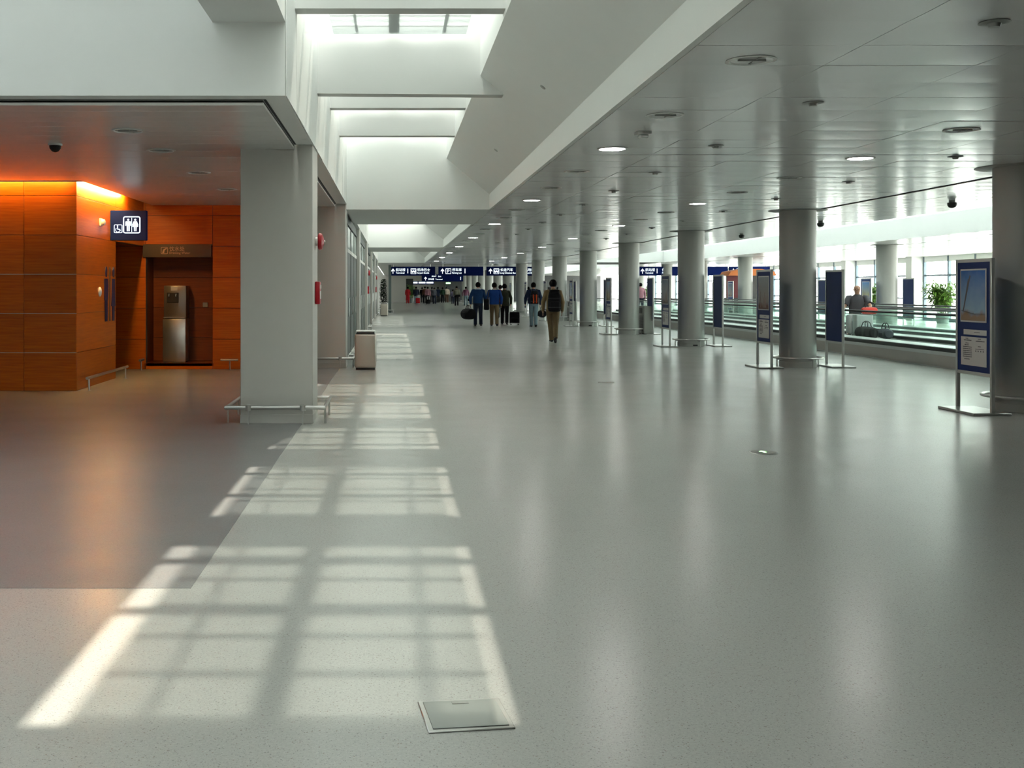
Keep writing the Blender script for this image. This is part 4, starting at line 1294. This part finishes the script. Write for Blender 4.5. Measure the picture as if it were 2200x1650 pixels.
# ================================================================== KIOSK beyond the walkway
t = thing('shop_kiosk', 'distant kiosk with an orange canopy beyond the walkway', 'kiosk', (19.2, 58.0, 0))
MB().box(-1.1, 1.1, -0.6, 0.6, 0, 1.0, bev=0.02).build('counter', M_dark, t)
MB().prism([(-1.3, 2.2), (1.3, 2.2), (1.15, 2.42), (0.5, 2.55), (-0.5, 2.55), (-1.15, 2.42)], 'y', -0.8, 0.8).build('canopy', mat('orange_canopy', (0.75, 0.22, 0.05, 1), 0.5), t)
for sx in (-1.0, 1.0):
    MB().tube([(sx, 0.5, 0), (sx, 0.5, 2.22)], 0.03).build('post', M_steel, t)
MB().box(-1.0, -0.2, 0.45, 0.55, 1.0, 2.2).build('back_panel', mat('dark_red_panel', (0.16, 0.02, 0.03, 1), 0.5), t)
MB().box(-0.2, 1.0, 0.45, 0.55, 1.0, 2.2).build('menu_panel', M_dark, t)

# ================================================================== PEOPLE
def skin_mesh(verts, edges, roots, sub=1):
    me = bpy.data.meshes.new('tmp')
    me.from_pydata([v[0] for v in verts], edges, [])
    ob = bpy.data.objects.new('tmp', me)
    C.objects.link(ob)
    md = ob.modifiers.new('skin', 'SKIN')
    md.use_smooth_shade = True
    sv = me.skin_vertices
    lay = sv[0] if len(sv) else me.attributes.new('skin', 'FLOAT', 'POINT')
    for i, v in enumerate(verts):
        r = v[1]
        lay.data[i].radius = r if isinstance(r, tuple) else (r, r)
        lay.data[i].use_root = i in roots
    s = ob.modifiers.new('sub', 'SUBSURF')
    s.levels = sub; s.render_levels = sub
    dg = bpy.context.evaluated_depsgraph_get()
    dg.update()
    ev = ob.evaluated_get(dg)
    out = bpy.data.meshes.new_from_object(ev)
    bpy.data.objects.remove(ob)
    bpy.data.meshes.remove(me)
    for p in out.polygons:
        p.use_smooth = True
    return out

def R(v, a):   # swing about the x axis: positive = forwards (+y) for a hanging limb
    return Vector((v[0], v[1] * math.cos(a) - v[2] * math.sin(a), v[1] * math.sin(a) + v[2] * math.cos(a)))

def cloth(name, col, rough=0.85):
    return mat('cloth_' + name, col, rough, spec=0.2, var=0.15, scale=10)

def person(x, y, H, rotz, lab, top, legs, hair=None, shoes=None, stride=0.28, arm=(0.25, -0.2), bend=(0.25, 0.25), coat=0.0, collar=None, bulk=1.0, pose='walk', z=0.0, lean=0.0, short_sleeve=False, skirt=False, detail=True, elev=(0, 0), narrow=0.0):
    k = H / 1.72
    t = thing('person', lab, 'person', (x, y, z), rotz, 'people in the hall')
    V, E, roots = [], [], set()
    def add(p, r, par=None):
        V.append((Vector(p) * k, r * k if not isinstance(r, tuple) else (r[0] * k, r[1] * k)))
        i = len(V) - 1
        if par is not None:
            E.append((par, i))
        else:
            roots.add(i)
        return i
    hipz = 0.92
    sit = pose == 'sit'
    if sit:
        hipz = 0.46
    # torso
    tl = lambda p: Vector((p[0], p[1] + (p[2] - hipz) * math.sin(lean), hipz + (p[2] - hipz) * math.cos(lean)))
    base = hipz - 0.92
    T = lambda xx, yy, zz: tl((xx, yy, zz + base))
    pel = add(T(0, 0, 0.95), 0.115)
    sp_ = add(T(0, 0.01, 1.13), 0.115, pel)
    ch = add(T(0, 0, 1.32), 0.125, sp_)
    nk = add(T(0, -0.01, 1.46), 0.06, ch)
    nk2 = add(T(0, 0.005, 1.52), 0.052, nk)
    hd = add(T(0, 0.025, 1.585), 0.086, nk2)
    hd2 = add(T(0, 0.015, 1.66), 0.090, hd)
    add(T(0, 0.01, 1.71), 0.055, hd2)
    # face
    n0 = add(T(0, 0.095, 1.61), 0.012); add(T(0, 0.126, 1.585), 0.013, n0)
    for sx in (-1, 1):
        e0 = add(T(sx * 0.086, 0.005, 1.61), 0.013); add(T(sx * 0.094, -0.008, 1.585), 0.011, e0)
    m0 = add(T(-0.02, 0.106, 1.55), 0.007); add(T(0.02, 0.106, 1.55), 0.007, m0)
    LEG = {}
    for s, sx in ((0, -1), (1, 1)):
        a = stride if s == 0 else -stride
        hip = T(sx * 0.09, 0, 0.90)
        if sit:
            kn = hip + Vector((sx * 0.05, 0.42, 0.02)); an = kn + Vector((0, 0.02, -0.40)); b = 0
        else:
            kn = hip + R((sx * (0.01 - 0.05 * narrow), 0, -0.42), a)
            b = 0.0 if a > 0 else -abs(a) * 1.5
            an = kn + R((-sx * 0.055 * narrow, 0, -0.42), a * 0.55 + b)
        h0 = add(hip, 0.095, pel)
        k0 = add(kn, 0.055, h0)
        mid = add(kn.lerp(an, 0.35) + Vector((0, -0.015, 0)), 0.052, k0)
        a0 = add(an, 0.034, mid)
        fa = (a * 0.55 + b) if not sit else 0
        toe = an + R((sx * 0.02, 0.15, -0.05), fa if fa < 0 else fa * 0.4)
        add(toe, 0.030, a0)
        LEG[s] = (hip, kn, an, toe)
    ARM = {}
    for s, sx in ((0, -1), (1, 1)):
        sh = T(sx * 0.175 * bulk, -0.005, 1.395)
        a = arm[s]
        el = sh + R((sx * (0.06 + 0.22 * elev[s]), 0, -0.28 * math.cos(elev[s] * 0.8)), a)
        wr = el + R((sx * 0.015 - sx * 0.12 * elev[s], 0, -0.25), a + bend[s])
        pa = wr + R((-sx * 0.006, 0, -0.07), a + bend[s])
        s0 = add(sh, 0.058, ch); e0 = add(el, 0.042, s0); w0 = add(wr, 0.027, e0)
        p0 = add(pa, (0.028, 0.028), w0)
        ARM[s] = (sh, el, wr, pa)
        if detail:
            for q in range(4):
                off = Vector((0, (q - 1.5) * 0.019, 0))
                ln = (0.062, 0.072, 0.067, 0.052)[q]
                f0 = add(pa + off * 0.8, 0.0095)
                f1 = add(pa + off + R((0, 0.004, -0.03 - ln * 0.45), a + bend[s]), 0.0088, f0)
                add(pa + off + R((0, 0.018, -0.03 - ln * 0.9), a + bend[s] + 0.15), 0.0075, f1)
            f0 = add(wr + R((0, 0.02, -0.03), a + bend[s]), 0.011)
            f1 = add(wr + R((0, 0.048, -0.06), a + bend[s]), 0.010, f0)
            add(wr + R((0, 0.052, -0.095), a + bend[s]), 0.008, f1)
    body = skin_mesh(V, E, roots)
    body.materials.append(M_skin)
    o = inst('body', body, t)
    K = lambda v: Vector(v) * k
    # hair cap
    mb = MB()
    c = K(T(0, -0.004, 1.63))
    mb.ball(c, 0.104 * k, 0.115 * k, 0.118 * k, u=16, v=12)
    for v in list(mb.bm.verts):
        d = (v.co - c) / k
        if hair != 'bald' and d.y > 0.035 and d.z < 0.045:
            v.co.y = c.y + (0.035 + (d.y - 0.035) * 0.12) * k
        if d.z < -0.085:
            v.co.z = c.z - 0.085 * k
    if hair == 'bald':
        mb.bm.free()
    else:
        mb.build('hair', hair or M_hair, t)
    # eyes
    mb = MB()
    for sx in (-1, 1):
        mb.ball(K(T(sx * 0.034, 0.097, 1.615)), 0.010 * k, 0.008 * k, 0.007 * k, u=8, v=6)
    mb.build('eyes', M_hair, t)
    # trousers
    N = 12
    def ell(cx, cy, cz, rx, ry):
        return [K(T(cx + rx * math.cos(2 * math.pi * q / N), cy + ry * math.sin(2 * math.pi * q / N), cz)) for q in range(N)]
    mb = MB()
    if skirt:
        bz = 0.45 if not sit else 0.8
        mb.rings([ell(0, 0, bz, 0.22, 0.19), ell(0, 0, 0.75, 0.19, 0.16), ell(0, 0, 0.95, 0.17, 0.13), ell(0, 0, 1.08, 0.15, 0.12)])
    else:
        mb.rings([ell(0, -0.005, 0.80, 0.145, 0.115), ell(0, -0.01, 0.88, 0.178, 0.135), ell(0, 0, 1.0, 0.165, 0.125), ell(0, 0, 1.08, 0.15, 0.118)])
        for s in (0, 1):
            hip, kn, an, toe = LEG[s]
            mb.tube([K(hip + Vector((0, 0, 0.02))), K(hip.lerp(kn, 0.45)), K(kn), K(kn.lerp(an, 0.5)), K(an + (an - kn).normalized() * 0.015)],
                    [0.105 * k, 0.096 * k, 0.074 * k, 0.070 * k, 0.068 * k], seg=12)
    mb.build('skirt' if skirt else 'trousers', legs, t)
    # shoes
    for s in (0, 1):
        hip, kn, an, toe = LEG[s]
        dr = (toe - an)
        heel = an - Vector((0, 0.05, 0.045))
        mb = MB()
        mb.tube([K(an + Vector((0, -0.055, -0.035))), K(an + Vector((0, -0.02, -0.03))), K(an.lerp(toe, 0.55) + Vector((0, 0.01, -0.012))), K(toe + dr * 0.12 + Vector((0, 0, 0.0)))],
                [(0.030 * k, 0.040 * k), (0.042 * k, 0.050 * k), (0.047 * k, 0.036 * k), (0.032 * k, 0.022 * k)], seg=10)
        mb.build('shoe', shoes or M_black, t)
    # top
    mb = MB()
    bt = 0.90 - coat
    bz = bulk
    flare = 0.03 if coat > 0.1 else 0.0
    mb.rings([ell(0, -0.005, bt, (0.185 + flare) * bz, (0.14 + flare) * bz), ell(0, -0.005, 1.0, 0.182 * bz, 0.135 * bz), ell(0, -0.005, 1.15, 0.185 * bz, 0.132 * bz),
              ell(0, -0.015, 1.28, 0.20 * bz, 0.138 * bz), ell(0, -0.015, 1.36, 0.205 * bz, 0.125 * bz), ell(0, -0.01, 1.415, 0.18 * bz, 0.098 * bz), ell(0, -0.008, 1.455, 0.105, 0.078), ell(0, -0.005, 1.485, 0.066, 0.064)])
    for s in (0, 1):
        sh, el, wr, pa = ARM[s]
        inn = Vector(sh); inn.x *= 0.72
        if short_sleeve:
            mb.tube([K(inn), K(sh), K(sh.lerp(el, 0.7))], [0.075 * k, 0.078 * k * bz, 0.066 * k * bz], seg=10)
        else:
            mb.tube([K(inn), K(sh), K(sh.lerp(el, 0.5)), K(el), K(el.lerp(wr, 0.55)), K(wr + (wr - el).normalized() * 0.01)], [0.078 * k, 0.078 * k * bz, 0.068 * k * bz, 0.062 * k * bz, 0.052 * k * bz, 0.042 * k], seg=10)
    mb.build('jacket' if not short_sleeve else 'shirt', top, t)
    if collar is not None:
        MB().rings([ell(0, -0.008, 1.45, 0.112, 0.09), ell(0, -0.006, 1.50, 0.092, 0.082), ell(0, -0.006, 1.503, 0.070, 0.066), ell(0, -0.008, 1.46, 0.07, 0.066)]).build('collar', collar, t)
    return t, [[K(p) for p in ARM[0]], [K(p) for p in ARM[1]]]

def bag_world(t, local):
    return t.matrix_basis @ Vector(local)

def backpack(t, lab, m, m2=None, w=0.30, h=0.48, d=0.18, zc=1.16, hgt=1.72, strap=None):
    k = hgt / 1.72
    p = bag_world(t, (0, -0.15 * k, (zc - h / 2) * k))
    b = thing('backpack', lab, 'backpack', p, t.rotation_euler.z, 'backpacks worn by walkers')
    mb = MB()
    rr = []
    for (f, sw, sd) in ((0.0, 0.55, 0.55), (0.03, 0.86, 0.85), (0.15, 1.0, 1.0), (0.45, 1.0, 1.0), (0.75, 0.92, 0.88), (0.92, 0.74, 0.7), (1.0, 0.45, 0.4)):
        hw, hd = w / 2 * sw, d / 2 * sd
        rr.append([Vector((hw * math.copysign(abs(math.cos(q)) ** 0.6, math.cos(q)), -d / 2 + (d / 2 - hd) + hd * math.copysign(abs(math.sin(q)) ** 0.6, math.sin(q)), f * h)) for q in [2 * math.pi * j / 20 for j in range(20)]])
    mb.rings(rr)
    mb.build('main_bag', m, b)
    MB().box(-w * 0.36, w * 0.36, -d - 0.04, -d + 0.04, 0.05, h * 0.48, bev=0.035, seg=3).build('front_pocket', m, b)
    if m2:
        for sx in (-0.085, 0.03):
            MB().box(sx, sx + 0.05, -d - 0.05, -d + 0.02, 0.03, h * 0.74, bev=0.012, seg=2).build('side_stripe', m2, b)
    for sz in (0.2, 0.62):
        MB().box(-w * 0.46, w * 0.46, -d - 0.004 if sz > 0.5 else -d - 0.044, -d * 0.6, sz * h, sz * h + 0.012).build('buckle_band', M_dark, b)
    MB().box(-w * 0.36, w * 0.36, -d - 0.004, -d * 0.3, h * 0.80, h + 0.008, bev=0.035, seg=3).build('lid', m, b)
    for sx in (-1, 1):
        MB().tube([(sx * 0.09, -0.01, h * 0.9), (sx * 0.115, 0.06, h + 0.08), (sx * 0.12, 0.17, h + 0.07), (sx * 0.13, 0.26, h - 0.06), (sx * 0.15, 0.24, h * 0.45), (sx * 0.16, 0.12, 0.10), (sx * 0.12, -0.01, 0.06)], [(0.022, 0.007)] * 7, seg=6).build('strap', strap or M_black, b)
    MB().tube([(-0.04, -0.03, h), (-0.03, -0.03, h + 0.03), (0.03, -0.03, h + 0.03), (0.04, -0.03, h)], 0.007, seg=6).build('grab_loop', M_black, b)
    return b

def duffel(p, rotz, lab, m, L=0.5, r=0.16, strap=None):
    b = thing('duffel_bag', lab, 'bag', p, rotz, 'carried bags')
    mb = MB()
    mb.tube([(0, -L / 2, r), (0, -L / 2 + 0.03, r), (0, -L * 0.2, r), (0, L * 0.2, r), (0, L / 2 - 0.03, r), (0, L / 2, r)], [(r * 0.72, r * 0.72), (r * 0.95, r * 0.95), (r, r * 1.02), (r, r * 1.02), (r * 0.95, r * 0.95), (r * 0.72, r * 0.72)], seg=14)
    mb.build('main_bag', m, b)
    for sx in (-0.05, 0.05):
        MB().tube([(sx, -0.12, 2 * r), (sx * 0.6, -0.09, 2 * r + 0.10), (sx * 0.4, 0.0, 2 * r + 0.14), (sx * 0.6, 0.09, 2 * r + 0.10), (sx, 0.12, 2 * r)], 0.011, seg=6).build('handle', strap or M_black, b)
    MB().box(-0.008, 0.008, -L * 0.42, L * 0.42, 2 * r - 0.004, 2 * r + 0.008).build('zip', M_grille, b)
    MB().box(-r - 0.012, -r + 0.05, -0.13, 0.13, 0.06, r * 1.3, bev=0.02).build('side_pocket', m, b)
    return b

def suitcase(p, rotz, lab, m, w=0.38, h=0.52, d=0.22, pull=0.42, tilt=0.0):
    b = thing('suitcase', lab, 'suitcase', p, rotz, 'suitcases')
    MB().box(-w / 2, w / 2, -d / 2, d / 2, 0.05, 0.05 + h, bev=0.035, seg=3).build('shell', m, b)
    MB().box(-w * 0.36, w * 0.36, -d / 2 - 0.025, -d / 2 + 0.02, 0.10, h * 0.6, bev=0.015).build('front_pocket', m, b)
    MB().box(-w * 0.45, w * 0.45, -d / 2 - 0.008, d / 2 + 0.008, 0.045, 0.075, bev=0.004, seg=1).build('bottom_trim', M_alu, b)
    for sx in (-1, 1):
        MB().lathe([(0.028, -0.014), (0.028, 0.014)], seg=12).build('wheel', M_black, b, (sx * w * 0.38, d * 0.3, 0.028), M=Matrix.Rotation(math.radians(90), 4, 'Y'))
        MB().lathe([(0.028, -0.014), (0.028, 0.014)], seg=12).build('wheel', M_black, b, (sx * w * 0.38, -d * 0.3, 0.028), M=Matrix.Rotation(math.radians(90), 4, 'Y'))
    MB().tube([(-0.09, d * 0.3, h), (-0.09, d * 0.3, h + pull), (0.09, d * 0.3, h + pull), (0.09, d * 0.3, h)], 0.009, seg=6).build('pull_handle', M_alu, b)
    MB().tube([(-0.07, 0, h + 0.04), (-0.05, 0, h + 0.08), (0.05, 0, h + 0.08), (0.07, 0, h + 0.04)], 0.01, seg=6).build('grab_handle', M_black, b)
    return b

c_tan = cloth('tan', (0.24, 0.165, 0.085, 1)); c_khaki = cloth('khaki', (0.165, 0.115, 0.062, 1)); c_navy = cloth('navy', (0.012, 0.022, 0.055, 1))
c_jean = cloth('light_jean', (0.19, 0.27, 0.31, 1)); c_djean = cloth('dark_jean', (0.016, 0.024, 0.045, 1)); c_blue = cloth('blue', (0.012, 0.055, 0.24, 1))
c_dblue = cloth('deep_blue', (0.012, 0.045, 0.13, 1)); c_white = cloth('pale', (0.55, 0.55, 0.55, 1)); c_olive = cloth('olive', (0.03, 0.032, 0.02, 1))
c_black = cloth('black', (0.010, 0.010, 0.012, 1)); c_red = cloth('red', (0.42, 0.015, 0.02, 1)); c_orange = cloth('orange_red', (0.55, 0.07, 0.02, 1))
c_mauve = cloth('mauve', (0.24, 0.10, 0.16, 1)); c_grey = cloth('grey_khaki', (0.20, 0.20, 0.15, 1)); c_pink = cloth('pink', (0.40, 0.20, 0.24, 1))
c_cream = cloth('cream', (0.60, 0.50, 0.42, 1)); c_lav = cloth('lavender', (0.24, 0.22, 0.34, 1)); c_slate = cloth('slate', (0.10, 0.11, 0.13, 1)); c_sand = cloth('sand', (0.22, 0.17, 0.12, 1))
c_green = cloth('dark_green', (0.02, 0.05, 0.03, 1)); c_brown = cloth('brown', (0.10, 0.05, 0.03, 1))
def at(px, py):
    return ground(px, py)

x, y = at(1188, 736)
pt, arms = person(x, y, 1.73, 0.0, 'person in tan jacket and khaki trousers with a black backpack, nearest the camera', c_tan, c_khaki, stride=0.30, arm=(0.10, 0.02), bend=(0.2, 0.2), elev=(0.14, 0.14), narrow=0.9)
backpack(pt, 'black backpack on the tan-jacketed walker', c_black, None, 0.36, 0.60, 0.21, 1.16)
x, y = at(1146, 702)
pt, arms = person(x, y, 1.72, 0.05, 'person in a navy jacket and light blue jeans with an orange backpack', c_navy, c_jean, stride=0.16, arm=(0.12, 0.05), bend=(0.5, 0.3), bulk=1.12, elev=(0.2, 0.2), narrow=0.4)
backpack(pt, 'red orange and black backpack on the navy-jacketed walker', c_black, c_orange, 0.33, 0.50, 0.18, 1.15)
a = bag_world(pt, arms[1][3])
duffel((a.x + 0.08, a.y, a.z - 0.46), 0.1, 'dark bag carried in the right hand of the orange-backpack walker', c_black, 0.40, 0.15)
x, y = at(1027, 700)
pt, arms = person(x, y, 1.74, 0.0, 'person in a deep blue jacket with pale collar and dark jeans, carrying a black duffel', c_dblue, c_djean, stride=0.14, arm=(0.02, 0.1), bend=(0.1, 0.2), collar=c_white, bulk=1.08, elev=(0.28, 0.12))
a = bag_world(pt, arms[0][3])
duffel((a.x - 0.10, a.y, a.z - 0.56), 0.5, 'black duffel bag carried by the leftmost blue-jacketed walker', c_black, 0.58, 0.22)
x, y = at(1062, 700)
pt, arms = person(x, y, 1.72, -0.06, 'person in a bright blue jacket with pale collar and khaki trousers', c_blue, c_khaki, stride=0.15, arm=(0.2, -0.15), bend=(0.35, 0.3), collar=c_white, bulk=1.08, coat=0.04, elev=(0.16, 0.15))
sbx = thing('shoulder_bag', 'black shoulder bag hanging between the two blue-jacketed walkers', 'bag', bag_world(pt, (-0.30, -0.05, 0.72)), 0.0, 'carried bags')
MB().box(-0.12, 0.08, -0.17, 0.17, -0.08, 0.36, bev=0.04, seg=3).build('main_bag', c_black, sbx)
MB().tube([(0.0, -0.15, 0.32), (0.05, -0.1, 0.55), (0.10, -0.02, 0.72), (0.06, 0.08, 0.55), (0.0, 0.15, 0.32)], [(0.018, 0.005)] * 5, seg=6).build('strap', M_black, sbx)
MB().box(-0.09, 0.05, -0.19, -0.16, -0.02, 0.2, bev=0.008).build('front_pocket', c_black, sbx)
x, y = at(1084, 697)
pt, arms = person(x, y, 1.68, -0.12, 'person in a dark olive coat and black trousers pulling a black suitcase', c_olive, c_black, stride=0.2, arm=(0.1, -0.12), bend=(0.2, 0.1), coat=0.12, elev=(0.1, 0.2))
a = bag_world(pt, arms[1][3])
suitcase((a.x + 0.13, a.y - 0.25, 0), 0.0, 'black trolley suitcase pulled beside the dark olive coat', c_black, 0.40, 0.48, 0.24, 0.34)
x, y = at(1075, 684)
person(x, y, 1.66, 0.0, 'person in a red jacket mostly hidden between the blue and olive coats', c_red, c_black, stride=0.15, coat=0.05)
x, y = at(1135, 672)
person(x, y, 1.60, 0.0, 'person in a lavender top and dark jeans half hidden by the navy jacket', c_lav, c_djean, stride=0.15)
x, y = at(1001, 656)
pt, arms = person(x, y, 1.66, 0.0, 'distant person in a mauve shirt and pale blue trousers walking alone', c_mauve, c_jean, stride=0.12, arm=(0.1, -0.05), elev=(0.25, 0.2))
a = bag_world(pt, arms[1][3])
duffel((a.x, a.y, a.z - 0.40), 0.0, 'small dark bag in the hand of the mauve-shirted person', c_black, 0.34, 0.12)
x, y = at(981, 657)
pt, arms = person(x, y, 1.70, 0.0, 'distant person in a grey khaki shirt and black trousers', c_grey, c_black, stride=0.14, bulk=1.1)
p = bag_world(pt, (0.15, -0.17, 0.78))
wb_ = thing('waist_bag', 'black waist bag worn by the grey khaki shirt', 'bag', p, 0.0, 'carried bags')
MB().box(-0.22, 0.16, -0.08, 0.03, 0, 0.20, bev=0.035, seg=2).build('main_bag', c_black, wb_)
MB().tube([(-0.38, 0.17, 0.14), (-0.33, 0.05, 0.14), (-0.15, -0.02, 0.14)], [(0.016, 0.005)] * 3, seg=6).build('strap', M_black, wb_)
x, y = at(973, 653)
person(x, y, 1.40, 0.0, 'distant child in blue beside the grey khaki shirt', c_lav, c_djean, stride=0.15)
x, y = at(960, 650)
person(x, y, 1.68, 0.0, 'distant person in a cream top and brown trousers in the crowd', c_cream, c_brown, stride=0.1, bulk=1.1)
x, y = at(951, 650.5)
person(x, y, 1.62, 0.0, 'distant person in dark green left of the cream top', c_green, c_black, stride=0.15)
x, y = at(941, 650)
person(x, y, 1.66, 0.0, 'distant person in a dark slate coat left of the dark green one', c_navy, c_black, stride=0.1, coat=0.2)
x, y = at(919, 654)
pt, arms = person(x, y, 1.66, 0.0, 'distant person in a pink shirt and dark skirt with a suitcase', c_pink, c_black, stride=0.1, skirt=True, bulk=1.05)
suitcase((x + 0.02, y - 0.75, 0), 0.0, 'small black suitcase behind the pink-shirted person', c_black, 0.36, 0.44, 0.22, 0.3)
x, y = at(928, 650)
person(x, y, 1.64, 0.0, 'distant person in black right of the pink shirt', c_slate, c_black, stride=0.1)
x, y = at(894, 653)
person(x, y, 1.68, 0.0, 'distant person in navy with light trousers and a red trolley bag', c_djean, c_jean, stride=0.1, bulk=1.15, coat=0.1)
suitcase((x + 0.15, y - 0.7, 0), 0.0, 'red trolley bag pulled by the distant navy figure', c_red, 0.40, 0.55, 0.24, 0.3)
x, y = at(907, 650)
person(x, y, 1.62, 0.0, 'distant person in dark clothes between the red trolley and the pink shirt', c_black, c_black, stride=0.1)
x, y = at(876, 652)
person(x, y, 1.66, 0.0, 'distant person in a long red coat standing by the left wall', c_red, c_red, stride=0.03, coat=0.55, bulk=0.95)
x, y = at(913, 652)
person(x, y, 1.70, 0.0, 'distant person in a brown jacket between red trolley and pink shirt', c_brown, c_black, stride=0.1)
x, y = at(933, 653)
person(x, y, 1.58, 0.0, 'distant person in a grey top, just right of the pink shirt group', c_slate, c_djean, stride=0.1)
# on the walkway
wx = 11.48
wy = wx * F / (1848 - VX)
suit = suitcase((wx + 0.02, wy - 0.1, 0.301), 0.0, 'pale upright suitcase on the walkway under the red bag', mat('pale_case', (0.55, 0.60, 0.58, 1), 0.4), 0.42, 0.52, 0.26, 0.02)
rb = duffel((wx + 0.18, wy - 0.1, 0.872), math.pi / 2, 'bright red bag on top of the pale suitcase on the walkway', mat('bright_red_bag', (0.75, 0.05, 0.03, 1), 0.6), 0.36, 0.085, None)
seat = suitcase((wx + 0.23, wy + 0.68, 0.301), 0.0, 'dark suitcase under the seated man on the walkway', c_slate, 0.42, 0.34, 0.26, 0.02)
M_grey_tee = cloth('grey_tee', (0.09, 0.09, 0.10, 1))
pt, arms = person(wx + 0.23, wy + 0.68, 1.72, math.pi - 0.55, 'bald person in a grey t-shirt seated among luggage on the moving walkway', M_grey_tee, c_white, hair='bald', pose='sit', z=0.33, arm=(0.6, 0.5), bend=(0.75, 0.9), short_sleeve=True, bulk=1.1, elev=(0.35, 0.2), lean=0.05)
duffel((wx - 0.12, wy - 0.62, 0.301), 0.2, 'dark holdall on the walkway in front of the pale suitcase', c_black, 0.6, 0.14)
duffel((wx + 0.30, wy - 0.70, 0.301), -0.1, 'second dark holdall on the walkway right of the first', c_slate, 0.5, 0.12)
person(11.35, 20.05, 0.98, 0.3, 'child in dark top and red trousers on the walkway beside the right edge column', c_black, c_red, shoes=c_white, stride=0.12, z=0.30)
person(11.45, 49.6, 1.45, 0.0, 'distant person in pink on the moving walkway between columns', c_pink, c_djean, stride=0.1, z=0.30)
